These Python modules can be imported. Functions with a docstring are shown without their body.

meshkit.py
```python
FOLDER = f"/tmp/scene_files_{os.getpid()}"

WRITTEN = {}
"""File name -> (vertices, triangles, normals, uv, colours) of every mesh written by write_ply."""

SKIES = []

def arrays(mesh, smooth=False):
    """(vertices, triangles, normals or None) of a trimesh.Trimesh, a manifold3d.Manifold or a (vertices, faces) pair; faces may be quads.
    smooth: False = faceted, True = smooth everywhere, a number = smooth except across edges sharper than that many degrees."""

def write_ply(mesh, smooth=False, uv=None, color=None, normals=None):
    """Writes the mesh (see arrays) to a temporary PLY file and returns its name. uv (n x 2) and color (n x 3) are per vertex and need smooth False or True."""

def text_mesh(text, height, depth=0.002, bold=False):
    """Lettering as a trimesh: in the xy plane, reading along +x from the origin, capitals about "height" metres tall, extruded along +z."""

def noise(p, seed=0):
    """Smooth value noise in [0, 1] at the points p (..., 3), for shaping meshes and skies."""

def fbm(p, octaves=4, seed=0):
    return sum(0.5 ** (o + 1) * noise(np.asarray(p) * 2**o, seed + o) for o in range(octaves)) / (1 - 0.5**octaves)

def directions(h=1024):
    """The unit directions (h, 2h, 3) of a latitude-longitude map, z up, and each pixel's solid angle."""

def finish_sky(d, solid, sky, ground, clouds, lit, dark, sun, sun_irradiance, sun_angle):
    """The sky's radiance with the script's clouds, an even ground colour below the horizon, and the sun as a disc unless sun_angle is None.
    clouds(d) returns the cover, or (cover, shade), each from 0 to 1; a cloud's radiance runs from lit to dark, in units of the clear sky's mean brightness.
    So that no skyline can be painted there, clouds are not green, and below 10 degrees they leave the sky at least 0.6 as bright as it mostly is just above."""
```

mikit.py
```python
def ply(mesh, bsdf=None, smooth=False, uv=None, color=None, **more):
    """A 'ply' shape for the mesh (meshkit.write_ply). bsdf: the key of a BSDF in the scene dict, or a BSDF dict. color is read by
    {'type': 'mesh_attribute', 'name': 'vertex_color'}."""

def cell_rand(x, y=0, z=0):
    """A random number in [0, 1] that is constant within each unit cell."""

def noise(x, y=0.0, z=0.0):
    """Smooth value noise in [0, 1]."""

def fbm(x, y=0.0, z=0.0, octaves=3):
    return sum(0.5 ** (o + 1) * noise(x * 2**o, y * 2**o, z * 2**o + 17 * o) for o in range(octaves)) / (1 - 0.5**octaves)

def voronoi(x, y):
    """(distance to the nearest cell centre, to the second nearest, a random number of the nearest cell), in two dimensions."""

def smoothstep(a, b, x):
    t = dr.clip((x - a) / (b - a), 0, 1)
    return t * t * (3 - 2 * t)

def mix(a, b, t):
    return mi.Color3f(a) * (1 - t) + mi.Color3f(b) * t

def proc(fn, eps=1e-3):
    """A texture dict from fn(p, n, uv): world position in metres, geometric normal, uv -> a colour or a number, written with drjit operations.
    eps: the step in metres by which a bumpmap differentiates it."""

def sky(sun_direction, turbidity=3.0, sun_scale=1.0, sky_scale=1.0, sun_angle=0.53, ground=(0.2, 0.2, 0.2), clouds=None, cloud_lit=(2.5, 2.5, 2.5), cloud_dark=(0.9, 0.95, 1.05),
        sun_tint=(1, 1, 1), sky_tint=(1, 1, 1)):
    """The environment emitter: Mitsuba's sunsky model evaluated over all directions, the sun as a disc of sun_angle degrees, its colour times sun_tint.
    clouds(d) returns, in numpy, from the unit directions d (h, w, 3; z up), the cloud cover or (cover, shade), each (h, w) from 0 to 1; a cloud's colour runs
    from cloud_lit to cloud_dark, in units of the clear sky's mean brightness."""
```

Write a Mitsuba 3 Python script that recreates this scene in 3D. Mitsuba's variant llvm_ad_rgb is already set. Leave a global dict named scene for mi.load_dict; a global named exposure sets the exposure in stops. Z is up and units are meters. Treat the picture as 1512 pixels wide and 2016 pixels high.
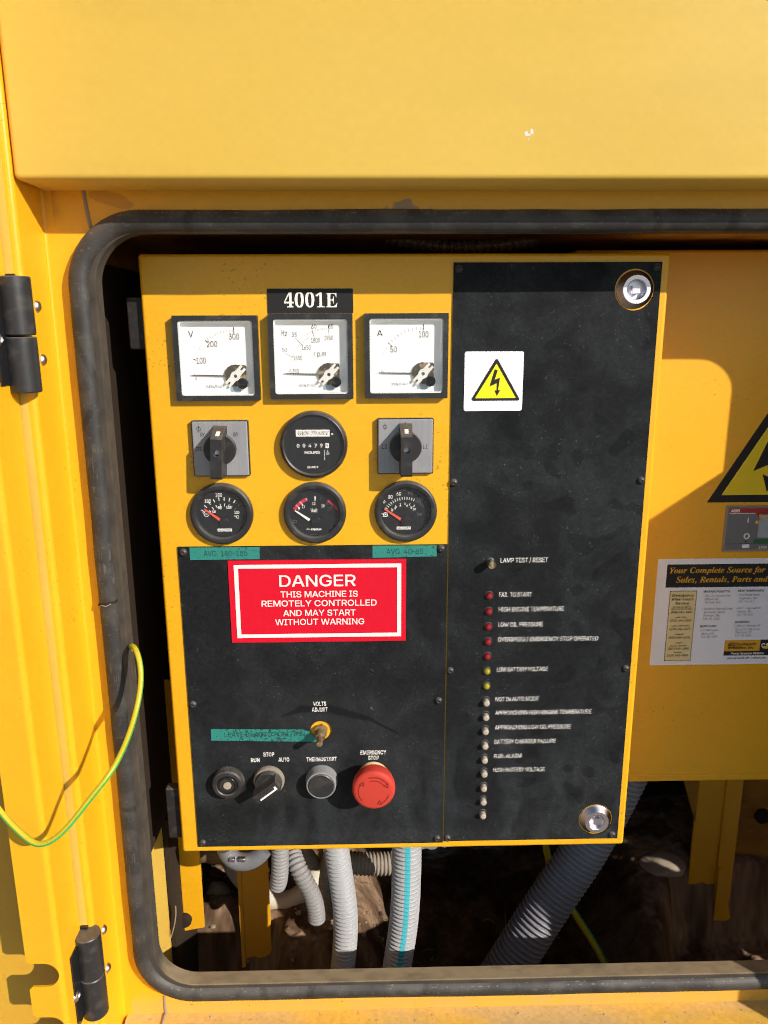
import glob, math
import numpy as np, trimesh, manifold3d as m3, shapely
import drjit as dr, mitsuba as mi
import mikit, meshkit
from shapely import affinity
from shapely.geometry import Polygon, Point, LineString, box as sbox
from shapely.ops import unary_union
from mikit import proc, noise, fbm, smoothstep, mix, cell_rand

# ------------------------------------------------------------------ camera, sky, exposure
# All builders below work in millimetres: x right, y into the machine, z up; the control panel's face is y = 0.
S = 0.001
CAM = np.array([-0.336, -687.762, 520.065])
T = mi.ScalarTransform4f
def _rot(rx, ry, rz):
    cx, sx, cy, sy, cz, sz = math.cos(rx), math.sin(rx), math.cos(ry), math.sin(ry), math.cos(rz), math.sin(rz)
    X = np.array([[1, 0, 0], [0, cx, -sx], [0, sx, cx]]); Y = np.array([[cy, 0, sy], [0, 1, 0], [-sy, 0, cy]]); Z = np.array([[cz, -sz, 0], [sz, cz, 0], [0, 0, 1]])
    return Z @ Y @ X
R = _rot(0.24094, -0.02094, -0.00873) @ np.array([[1, 0, 0], [0, 0, -1], [0, 1, 0.0]])
scene, labels = {}, {}
scene['camera'] = {'type': 'perspective', 'fov': math.degrees(2 * math.atan(756 / 1525.67)), 'fov_axis': 'x', 'near_clip': 0.02, 'far_clip': 300.0,
                   'to_world': T().look_at(origin=(CAM * S).tolist(), target=((CAM + 1000 * R[2]) * S).tolist(), up=(-R[1]).tolist())}
SUN = (1.0, -1.0, 0.70)
scene['sky'] = mikit.sky(SUN, turbidity=3.0, sun_tint=(0.96, 1.12, 1.58), ground=(0.26, 0.25, 0.235))
exposure = 2.0

# ------------------------------------------------------------------ helpers
def rgb(*c): return {'type': 'rgb', 'value': list(c)}
def bs(key, d): scene[key] = {'type': 'twosided', 'bsdf': d} if d['type'] not in ('thindielectric', 'dielectric') else d; return key
def pr(key, color, rough=0.45, spec=0.5, metal=0.0, bump=None, **kw):
    d = {'type': 'principled', 'base_color': color if isinstance(color, dict) else rgb(*color), 'roughness': rough, 'specular': spec, 'metallic': metal, **kw}
    if bump: d = {'type': 'bumpmap', 'arbitrary': bump[0], 'scale': bump[1], 'bsdf': d}
    return bs(key, d)
def put(key, mesh, mat, smooth=30):
    """One mesh, given in millimetres, as one entry of the scene."""
    if isinstance(mesh, (list, tuple)): mesh = trimesh.util.concatenate([tm(x) for x in mesh])
    mesh = tm(mesh).copy(); mesh.apply_scale(S)
    while key in scene:
        head, _, tail = key.rpartition('_')
        key = f'{head}_{int(tail) + 1:03d}' if tail.isdigit() and len(tail) == 3 else f'{key}_001'
    scene[key] = mikit.ply(mesh, mat, smooth); return key
def tag(key, label, cat, group=None, kind=None):
    labels[key] = {'label': label}
    if cat: labels[key]['category'] = cat
    if group: labels[key]['group'] = group
    if kind: labels[key]['kind'] = kind
def tm(x):
    if isinstance(x, m3.Manifold):
        m = x.to_mesh(); return trimesh.Trimesh(m.vert_properties[:, :3], m.tri_verts, process=False)
    return x
def man(t):
    t = tm(t); t.merge_vertices()
    return m3.Manifold(m3.Mesh(np.asarray(t.vertices, np.float32), np.asarray(t.faces, np.uint32)))
def rbox(x0, x1, y0, y1, z0, z1, r=1.0, n=8):
    """A box with rounded edges."""
    if r <= 0: return trimesh.creation.box(bounds=[[x0, y0, z0], [x1, y1, z1]])
    s = m3.Manifold.sphere(r, 4 * n if n < 6 else n * 2)
    return tm(m3.Manifold.batch_hull([s.translate([x, y, z]) for x in (x0 + r, x1 - r) for y in (y0 + r, y1 - r) for z in (z0 + r, z1 - r)]))
def front(shape, y_front, depth, bevel=0.0):
    """A polygon in x, z given depth along y; its face is at y_front and looks towards -y."""
    out = []
    for g in getattr(shape, 'geoms', [shape]):
        if g.is_empty or g.geom_type != 'Polygon': continue
        t = trimesh.creation.extrude_polygon(g, depth - bevel, engine='earcut')
        t.apply_transform(np.array([[1, 0, 0, 0], [0, 0, -1, y_front + depth], [0, 1, 0, 0], [0, 0, 0, 1.0]])); out.append(t)
        if bevel:   # the sharp front edge broken by a sloping band
            inner = g.buffer(-bevel, join_style=2)
            for q in getattr(inner, 'geoms', [inner]):
                t2 = trimesh.creation.extrude_polygon(q, 0.001, engine='earcut')
                t2.apply_transform(np.array([[1, 0, 0, 0], [0, 0, -1, y_front + 0.001], [0, 1, 0, 0], [0, 0, 0, 1.0]])); out.append(t2)
            a = np.asarray(g.exterior.coords)[:-1]
            if len(inner.exterior.coords) - 1 == len(a):
                b = np.asarray(inner.exterior.coords)[:-1]; k = np.argmin(np.hypot(*(b - a[0]).T)); b = np.roll(b, -k, 0)
                n = len(a); v = np.vstack([np.c_[a[:, 0], np.full(n, y_front + bevel), a[:, 1]], np.c_[b[:, 0], np.full(n, y_front), b[:, 1]]])
                i = np.arange(n); j = (i + 1) % n
                f = np.vstack([np.c_[i, j, j + n], np.c_[i, j + n, i + n]])
                t3 = trimesh.Trimesh(v, f, process=False)
                if np.mean(t3.face_normals[:, 1]) > 0: t3.invert()
                out.append(t3)
    return trimesh.util.concatenate(out)
def along_z(shape, z0, z1):
    """A polygon in x, y drawn out along z."""
    return trimesh.util.concatenate([trimesh.creation.extrude_polygon(g, z1 - z0, engine='earcut').apply_translation([0, 0, z0]) for g in getattr(shape, 'geoms', [shape])])
def lathe(prof, x, z, y=0.0, n=64):
    """Turned about an axis along y through x, z; prof = (radius, height towards the viewer) pairs from the back outwards."""
    t = trimesh.creation.revolve(np.array(prof, float), sections=n)
    t.apply_transform(np.array([[1, 0, 0, x], [0, 0, -1, y], [0, 1, 0, z], [0, 0, 0, 1.0]])); return t
def rrect(x0, x1, z0, z1, r): return sbox(x0 + r, z0 + r, x1 - r, z1 - r).buffer(r, 12) if r > 0 else sbox(x0, z0, x1, z1)
def smooth_path(pts, step):
    """A smooth curve through the points, in even steps."""
    from scipy.interpolate import PchipInterpolator, CubicSpline
    p = np.array(pts, float); d = np.r_[0, np.cumsum(np.linalg.norm(np.diff(p, axis=0), axis=1) ** 0.5)]
    q = CubicSpline(d, p)(np.linspace(0, d[-1], 600)); s = np.r_[0, np.cumsum(np.linalg.norm(np.diff(q, axis=0), axis=1))]
    n = max(2, int(s[-1] / step)); t = np.linspace(0, s[-1], n + 1)
    return np.stack([np.interp(t, s, q[:, k]) for k in range(3)], 1), t
def tube(path, radius, sides=20, closed=False, section=None, up=None, caps=True):
    """A tube along a path; radius a number or one per point; section: (m,2) outline instead of a circle."""
    p = np.asarray(path, float); n = len(p)
    tan = (np.roll(p, -1, 0) - np.roll(p, 1, 0)) if closed else np.gradient(p, axis=0)
    tan /= np.linalg.norm(tan, axis=1, keepdims=True)
    a = np.array(up if up is not None else ([0, 1, 0] if abs(tan[0][1]) < 0.9 else [1, 0, 0]), float); A = []
    for t in tan:
        a = (np.array(up, float) if up is not None else a); a = a - t * (a @ t); a /= np.linalg.norm(a); A.append(a)
    A = np.array(A); Bv = np.cross(tan, A)
    if section is None:
        th = np.arange(sides) / sides * 2 * math.pi; sec = np.stack([np.cos(th), np.sin(th)], 1); r = np.broadcast_to(radius, (n,))
    else: sec, r = np.asarray(section, float), np.ones(n) * np.broadcast_to(radius, (n,))
    m = len(sec)
    v = p[:, None] + r[:, None, None] * (sec[None, :, :1] * A[:, None] + sec[None, :, 1:] * Bv[:, None])
    i, j = np.meshgrid(np.arange(n if closed else n - 1), np.arange(m), indexing='ij'); k, l = (i + 1) % n, (j + 1) % m
    f = np.concatenate([np.stack([i * m + j, k * m + l, k * m + j], -1).reshape(-1, 3), np.stack([i * m + j, i * m + l, k * m + l], -1).reshape(-1, 3)])
    v = v.reshape(-1, 3)
    if not closed and caps:
        v = np.vstack([v, p[0], p[-1]]); c0, c1 = n * m, n * m + 1; j = np.arange(m); l = (j + 1) % m
        f = np.vstack([f, np.stack([np.full(m, c0), l, j], 1), np.stack([np.full(m, c1), (n - 1) * m + j, (n - 1) * m + l], 1)])
    t = trimesh.Trimesh(v, f, process=False)
    if t.volume < 0: t.invert()
    return t
def ribbed(pts, r, pitch, depth=0.09, sides=28):
    """Corrugated conduit: every ring of it is there."""
    p, t = smooth_path(pts, pitch / 7); ph = np.mod(t / pitch, 1.0)
    prof = np.clip(1.35 * (0.5 + 0.5 * np.cos(2 * math.pi * ph)), 0, 1)
    return tube(p, r * (1 - depth * (1 - prof)), sides)

# ------------------------------------------------------------------ lettering
FONT = {'inter': 'Inter.woff2', 'math': 'NotoSansMath-Regular.woff2', 'mono': 'DejaVuSansMono.woff2'}
_font, _text = {}, {}
def bold_serif(s, italic=False):
    o = ''
    for c in s:
        if c.isupper(): o += chr((0x1D468 if italic else 0x1D400) + ord(c) - 65)
        elif c.islower(): o += chr((0x1D482 if italic else 0x1D41A) + ord(c) - 97)
        elif c.isdigit(): o += chr(0x1D7CE + ord(c) - 48)
        else: o += c
    return o
def text_shape(s, font='inter', weight=500, px=64):
    """The outline of a line of text; capitals are 1 tall, the baseline is z = 0."""
    from PIL import Image, ImageDraw, ImageFont
    k = (s, font, weight, px)
    if k in _text: return _text[k]
    f = ImageFont.truetype(glob.glob('/opt/blender-*/*/datafiles/fonts/' + FONT[font])[0], px)
    if font == 'inter': f.set_variation_by_axes([28, weight])
    cap = -f.getbbox('H' if font != 'math' else '\U0001D407', anchor='ls')[1]
    x0, y0, x1, y1 = f.getbbox(s, anchor='ls')
    im = Image.new('L', (x1 - x0 + 8, y1 - y0 + 8))
    ImageDraw.Draw(im).text((4 - x0, 4 - y0), s, 255, f, anchor='ls')
    on = np.pad(np.asarray(im) > 120, ((0, 0), (1, 1))).astype(np.int8)
    rows, starts = np.nonzero(np.diff(on, axis=1) == 1); ends = np.nonzero(np.diff(on, axis=1) == -1)[1]
    g = shapely.union_all(shapely.box(starts, -rows - 1, ends, -rows)).buffer(0.6, 4).buffer(-0.6, 4).simplify(0.6)
    b = g.bounds; g = affinity.affine_transform(g, [1 / cap, 0, 0, 1 / cap, -b[0] / cap, (4 - y0) / cap])
    _text[k] = g; return g
def words(s, x, z, h, width=None, align='c', mid=True, rot=0, shear=0, **kw):
    """Text as polygons: capitals h mm tall; x, z the middle (or the left end) of the line; width in mm squeezes it to fit."""
    g = text_shape(s, **kw); w = g.bounds[2]; sx = width / w if width else h
    g = affinity.affine_transform(g, [sx, shear * h, 0, h, x - (w * sx / 2 if align == 'c' else 0), z - (h / 2 if mid else 0)])
    return affinity.rotate(g, rot, origin=(x, z)) if rot else g
def bar(x0, z0, x1, z1, w): return LineString([(x0, z0), (x1, z1)]).buffer(w / 2, cap_style=2)
def tri(pts, r): return Polygon(pts).buffer(-r).buffer(r, 8)

# ------------------------------------------------------------------ materials
def mm(p): return p.x * 1000, p.y * 1000, p.z * 1000
def f_yellow(p, n, uv):
    x, y, z = mm(p)
    a = fbm(x * 0.02, y * 0.02 + 7, z * 0.02, octaves=3)
    s = smoothstep(0.86, 0.90, noise(x * 0.45 + 0.2 * z, y * 0.45, z * 0.4 - 0.15 * x)) * smoothstep(0.64, 0.74, noise(x * 0.02 + 5, y * 0.02, z * 0.02))
    c = mix((0.77, 0.385, 0.008), (0.80, 0.415, 0.013), a)
    c = c * (1 - 0.07 * fbm(x * 0.35, y * 0.35, z * 0.35, octaves=2))
    return mix(c, (0.20, 0.10, 0.03), 0.5 * s)
pr('yellow', proc(f_yellow), 0.38, 0.5)
def f_dusty(p, n, uv):
    x, y, z = mm(p)
    a = fbm(x * 0.008, y * 0.008 + 3, z * 0.008, octaves=4); g = fbm(x * 0.22, y * 0.22, z * 0.22, octaves=2)
    c = mix((0.62, 0.40, 0.055), (0.63, 0.43, 0.085), a) * (0.97 + 0.05 * g)
    c = c * (1 - 0.05 * smoothstep(0.45, 0.75, fbm(x * 0.004 + 0.002 * z, z * 0.02, y * 0.01 + 4, octaves=4)))
    scr = smoothstep(0.965, 0.985, 1 - dr.abs(noise(x * 0.03 + z * 0.05, z * 0.03 - x * 0.012, 12.0) - 0.5) * 16) * smoothstep(0.72, 0.78, noise(x * 0.017 + 3, z * 0.017, 22.0))
    c = mix(c, (0.74, 0.60, 0.30), 0.35 * scr)
    r = dr.sqrt(dr.square(x - 114) + dr.square((z - 648) * 0.8 + 2.2 * noise(x * 0.6, z * 0.6)))
    chip = smoothstep(0.5, 0.56, noise(x * 0.5 + 4, z * 0.7)) * (1 - smoothstep(2.6, 3.6, r))
    return mix(c, (0.62, 0.62, 0.60), chip)
pr('yellow_faded', proc(f_dusty), 0.58, 0.3)
def f_frame(p, n, uv):      # the recessed frame: same paint, with rust at the weld, a bare patch and dirt in the corner
    x, y, z = mm(p)
    a = fbm(x * 0.02, y * 0.02 + 7, z * 0.02, octaves=3)
    c = mix((0.77, 0.385, 0.008), (0.80, 0.415, 0.013), a) * (1 - 0.07 * fbm(x * 0.35, y * 0.35, z * 0.35, octaves=2))
    w = noise(x * 0.09, z * 0.09) * 9
    bare = (1 - smoothstep(0.75, 1.1, dr.square((x - 31) / 25) + dr.square((z - 607 + w) / 10) + 0.5 * noise(x * 0.2, z * 0.2))) 
    c = mix(c, (0.24, 0.19, 0.14), 0.8 * bare * smoothstep(0.25, 0.6, noise(x * 0.16 + 9, z * 0.1)))
    stain = (1 - smoothstep(0.8, 1.15, dr.square((x + 193) / 19) + dr.square((z - 611 + 0.25 * (x + 193)) / 6) + 0.4 * noise(x * .15, z * .3))) * smoothstep(-210, -208, x)
    c = mix(c, (0.30, 0.12, 0.02), 0.4 * stain)
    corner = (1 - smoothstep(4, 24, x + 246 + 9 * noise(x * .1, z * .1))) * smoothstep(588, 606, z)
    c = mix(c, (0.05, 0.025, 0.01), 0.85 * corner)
    sp = smoothstep(0.90, 0.94, noise(x * 0.4 + 0.1 * z, y * 0.4, z * 0.4)) * (1 - smoothstep(-134, -118, z))
    low = (1 - smoothstep(-139, -118, z - 6 * noise(x * 0.05, 3.0))) * 0.45
    c = mix(c, (0.50, 0.34, 0.16), low * (0.4 + fbm(x * 0.06, z * 0.06, octaves=3)))
    return mix(c, (0.18, 0.12, 0.07), 0.7 * sp)
pr('yellow_frame', proc(f_frame), 0.4, 0.5)
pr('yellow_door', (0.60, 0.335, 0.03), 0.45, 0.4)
def f_sill(p, n, uv):
    x, y, z = mm(p)
    a = fbm(x * 0.008 + 0.004 * y, y * 0.02, 2.0, octaves=5); s = smoothstep(0.90, 0.94, noise(x * 0.34 + y * 0.1, y * 0.3, 3.0))
    c = mix((0.60, 0.41, 0.17), (0.76, 0.45, 0.06), smoothstep(0.35, 0.75, a)) * (0.88 + 0.24 * fbm(x * .3, y * .3, octaves=2))
    return mix(c, (0.30, 0.20, 0.10), 0.5 * s)
pr('yellow_sill', proc(f_sill), 0.7, 0.3)
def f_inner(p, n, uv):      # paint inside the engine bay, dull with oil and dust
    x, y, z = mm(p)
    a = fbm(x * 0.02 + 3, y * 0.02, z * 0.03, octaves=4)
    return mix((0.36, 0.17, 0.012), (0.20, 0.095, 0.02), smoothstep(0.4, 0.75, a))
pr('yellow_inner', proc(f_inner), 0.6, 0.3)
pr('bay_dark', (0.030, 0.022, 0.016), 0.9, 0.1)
def f_plate(p, n, uv):      # black faceplates: handling smudges, wiped streaks, dust specks and scratches
    x, y, z = mm(p)
    wx = 26 * (fbm(x * 0.021 + 31, z * 0.021, 6.0, octaves=3) - 0.5); wz = 26 * (fbm(x * 0.021, z * 0.021 + 17, 7.0, octaves=3) - 0.5)
    u, v = 0.83 * x + 0.56 * z + wx, -0.56 * x + 0.83 * z + wz
    big = fbm(u * 0.013 + 2, v * 0.011, 1.0, octaves=4); mid = fbm(u * 0.05, v * 0.045 + 5, 2.0, octaves=4); fine = fbm(u * 0.5, v * 0.5, 4.0, octaves=3)
    low = 1 - smoothstep(0.0, 240.0, z)
    dust = smoothstep(0.36, 0.70, 0.5 * big + 0.5 * mid)
    c = mix((0.0135, 0.0147, 0.0158), (0.0232, 0.0256, 0.0278), dust) * (0.70 + 0.60 * fine)
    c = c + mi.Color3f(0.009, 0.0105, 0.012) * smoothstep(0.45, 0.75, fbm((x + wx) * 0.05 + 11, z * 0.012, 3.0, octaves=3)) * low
    spots = smoothstep(0.66, 0.78, noise(u * 0.075 + 3, v * 0.075, 8.0)) * smoothstep(90.0, 140.0, x) * smoothstep(0.3, 0.6, big)
    c = c * (1 - 0.32 * spots)
    speck = smoothstep(0.91, 0.95, noise(u * 0.85 + 1, v * 0.85, 9.0)) * smoothstep(0.40, 0.62, mid)
    hair = smoothstep(0.96, 0.985, 1 - dr.abs(noise(x * 0.05 + z * 0.11, z * 0.16 - x * 0.04, 12.0) - 0.5) * 14) * smoothstep(0.70, 0.76, noise(u * 0.04, v * 0.04, 22.0))
    c = mix(c, (0.15, 0.147, 0.14), dr.clip(0.42 * speck + 0.35 * hair, 0, 1))
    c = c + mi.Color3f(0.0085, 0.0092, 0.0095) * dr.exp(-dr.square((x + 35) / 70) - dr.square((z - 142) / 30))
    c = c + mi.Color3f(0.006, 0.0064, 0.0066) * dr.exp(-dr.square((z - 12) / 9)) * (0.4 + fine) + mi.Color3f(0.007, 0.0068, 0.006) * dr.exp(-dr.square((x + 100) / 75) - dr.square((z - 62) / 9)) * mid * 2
    # the dark wiped arc above the volts knob, and the pale mark at its end
    u = (x + 55) / 85
    arc = 158.5 - 30 * u * u * smoothstep(-0.35, 0.2, u) - 60 * u * u * (1 - smoothstep(-0.35, 0.2, u))
    wid = 5.5 * smoothstep(-0.40, -0.1, u) * (1 - 0.8 * smoothstep(0.3, 0.98, u)) + 0.4
    inside = smoothstep(-0.40, -0.37, u) * (1 - smoothstep(0.97, 1.0, u)) * (1 - smoothstep(wid * 0.35, wid, dr.abs(z - arc + 3 + 3 * (noise(x * 0.12, z * 0.12, 3.0) - 0.5))))
    c = mix(c, (0.0055, 0.006, 0.007), 0.62 * inside * (1 - smoothstep(240.0, 250.0, z)))
    return c
def f_plate_r(p, n, uv):
    x, y, z = mm(p)
    return 0.38 + 0.25 * fbm(x * 0.03 + 2, z * 0.02, 1.0, octaves=3)
pr('black_plate', proc(f_plate), proc(f_plate_r), 0.06)
def f_plastic(p, n, uv):    # black moulded plastic with dust on what faces up
    x, y, z = mm(p)
    d = smoothstep(0.0, 0.9, n.z) * 0.75 + 0.25 * smoothstep(0.5, 0.8, fbm(x * 0.12, y * 0.12, z * 0.12, octaves=3))
    return mix((0.020, 0.020, 0.021), (0.15, 0.138, 0.118), d * (0.35 + 0.65 * fbm(x * 0.3, y * 0.3, z * 0.3, octaves=2)))
pr('black_plastic', proc(f_plastic), 0.42, 0.5)
pr('black_gloss', (0.012, 0.012, 0.013), 0.22, 0.5)
pr('dial_black', (0.010, 0.010, 0.011), 0.5, 0.4)
pr('black_print', (0.015, 0.015, 0.016), 0.6, 0.3)
pr('grey_print', (0.10, 0.10, 0.10), 0.6, 0.3)
def f_rubber(p, n, uv):
    x, y, z = mm(p)
    g = fbm(x * 0.05, y * 0.05, z * 0.05, octaves=4); sp = smoothstep(0.80, 0.86, noise(x * 0.55, y * 0.55, z * 0.55))
    up = smoothstep(-0.15, 0.9, n.z)
    inner = smoothstep(-60, -52, y) * (1 - smoothstep(-60, 20, z))
    d = dr.clip(0.10 + 0.25 * smoothstep(0.42, 0.7, g) + 0.55 * up * smoothstep(0.25, 0.6, g) + 0.25 * up, 0, 1)
    c = mix((0.020, 0.0195, 0.0195), (0.095, 0.087, 0.077), d)
    patch = smoothstep(0.60, 0.63, noise(3.0, z * 0.017, x * 0.012)) * (1 - smoothstep(0.66, 0.68, noise(3.0, z * 0.017, x * 0.012)))
    c = c * (1 - 0.35 * patch)
    scuff = smoothstep(0.70, 0.8, noise(x * 1.1, y * 1.1, z * 0.09)) * smoothstep(0.6, 0.75, noise(x * 0.04 + 8, y * .04, z * 0.022)) * (1 - smoothstep(-204, -198, x)) * smoothstep(-60, -40, z)
    return mix(c, (0.33, 0.29, 0.22), dr.clip(0.28 * sp * (0.3 + up) + 0.14 * scuff, 0, 1))
pr('rubber', proc(f_rubber), 0.55, 0.4)
def f_clip(p, n, uv):
    x, y, z = mm(p)
    up = smoothstep(0.2, 0.9, n.z)
    g = fbm(x * 0.08, y * 0.15, z * 0.08, octaves=3)
    return mix((0.035, 0.032, 0.030), (0.26, 0.20, 0.12), dr.clip(0.2 * g + up * (0.5 + 0.6 * g), 0, 1))
pr('rubber_clip', proc(f_clip), 0.8, 0.2)
pr('white_dial', (0.86, 0.87, 0.86), 0.55, 0.4)
pr('white_plastic', (0.72, 0.72, 0.68), 0.5, 0.4)
pr('white_print', (0.78, 0.77, 0.72), 0.6, 0.3)
def f_legend(p, n, uv):     # engraved legends filled with white, worn
    x, y, z = mm(p)
    return mix((0.75, 0.74, 0.69), (0.10, 0.10, 0.095), 0.7 * smoothstep(0.66, 0.8, noise(x * 0.7, z * 0.7, 5.0)))
pr('legend', proc(f_legend), 0.7, 0.2)
def f_mech(p, n, uv):
    x, y, z = mm(p)
    return mix((0.06, 0.05, 0.036), (0.30, 0.23, 0.12), smoothstep(0.45, 0.75, fbm(x * 0.3, z * 0.3, octaves=3)))
pr('mechanism', proc(f_mech), 0.35, 0.5)
bs('glass', {'type': 'thindielectric', 'int_ior': 1.49})
def f_plate_silver(p, n, uv):
    x, y, z = mm(p)
    return mix((0.27, 0.275, 0.29), (0.34, 0.34, 0.35), fbm(x * 0.9, z * 0.06, octaves=3)) * (0.9 + 0.2 * fbm(x * .05, z * .05))
pr('silver_plate', proc(f_plate_silver), 0.42, 0.5, 0.25)
bs('chrome', {'type': 'roughconductor', 'material': 'Cr', 'alpha': 0.22})
bs('steel', {'type': 'roughconductor', 'material': 'Cr', 'alpha': 0.25})
def f_brass(p, n, uv):
    x, y, z = mm(p)
    return mix((0.33, 0.25, 0.14), (0.20, 0.10, 0.05), smoothstep(0.4, 0.7, fbm(x * .4, y * .4, z * .4, octaves=3)))
pr('brass', proc(f_brass), 0.45, 0.5, 0.5)
pr('red_sign', (0.62, 0.003, 0.020), 0.4, 0.4)
pr('red_plastic', (0.50, 0.048, 0.030), 0.55, 0.25)
pr('red_arrow', (0.20, 0.012, 0.012), 0.6, 0.3)
pr('red_print', (0.55, 0.03, 0.06), 0.6, 0.3)
pr('red_needle', (0.85, 0.10, 0.06), 0.5, 0.3)
pr('red_lens', (0.24, 0.010, 0.016), 0.12, 0.6)
pr('amber_lens', (0.30, 0.26, 0.015), 0.15, 0.6)
pr('clear_lens', (0.40, 0.35, 0.28), 0.3, 0.5)
pr('sign_yellow', (0.86, 0.76, 0.01), 0.45, 0.4)
pr('sign_yellow_large', (0.72, 0.55, 0.01), 0.5, 0.4)
def f_teal(p, n, uv):
    x, y, z = mm(p)
    w = noise(x * 0.62, z * 0.62, 3.0) * 0.6 + noise(x * 1.6, z * 1.6, 4.0) * 0.4
    area = smoothstep(200.0, 150.0, z) * smoothstep(-150.0, -118.0, x) * (1 - smoothstep(-75.0, -60.0, x)) * 0.16 + 0.0
    edge = smoothstep(0.76 - area, 0.79 - area, w)
    return mix((0.026, 0.215, 0.18), (0.015, 0.035, 0.033), 0.85 * edge)
pr('teal_tape', proc(f_teal), 0.5, 0.4)
pr('teal_print', (0.008, 0.045, 0.042), 0.6, 0.3)
pr('hose_grey', (0.38, 0.39, 0.40), 0.5, 0.4)
pr('hose_tan', (0.27, 0.235, 0.19), 0.6, 0.3)
pr('hose_mid', (0.25, 0.245, 0.24), 0.55, 0.3)
pr('hose_dark', (0.20, 0.205, 0.23), 0.45, 0.5)
pr('hose_stripe', (0.06, 0.40, 0.46), 0.5, 0.4)
pr('pvc', (0.62, 0.58, 0.48), 0.4, 0.4)
pr('wire_yellow', (0.50, 0.43, 0.02), 0.45, 0.5)
pr('wire_green', (0.06, 0.36, 0.07), 0.35, 0.5)
pr('paper', (0.80, 0.82, 0.87), 0.5, 0.3)
pr('paper_tan', (0.74, 0.62, 0.32), 0.5, 0.3)
pr('paper_gold', (0.66, 0.36, 0.02), 0.5, 0.3)
pr('breaker_grey', (0.15, 0.155, 0.165), 0.5, 0.4)
pr('breaker_red', (0.36, 0.03, 0.025), 0.5, 0.4)
pr('breaker_green', (0.02, 0.14, 0.04), 0.5, 0.4)
pr('breaker_window', (0.32, 0.38, 0.42), 0.2, 0.5)
def f_soil(p, n, uv):
    x, y, z = mm(p)
    a = fbm(x * 0.03, y * 0.03, 1.0, octaves=5); b = noise(x * 0.25, y * 0.25, 2.0)
    c = mix((0.10, 0.062, 0.036), (0.25, 0.17, 0.11), smoothstep(0.35, 0.65, a)) * (0.75 + 0.5 * b)
    return c * (1 - 0.6 * smoothstep(-20.0, 60.0, x) * (1 - smoothstep(350.0, 380.0, x)))  # middle of the floor darkened in the colour to stand in for shade
pr('soil_dirt', proc(f_soil), 0.95, 0.1)
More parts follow.
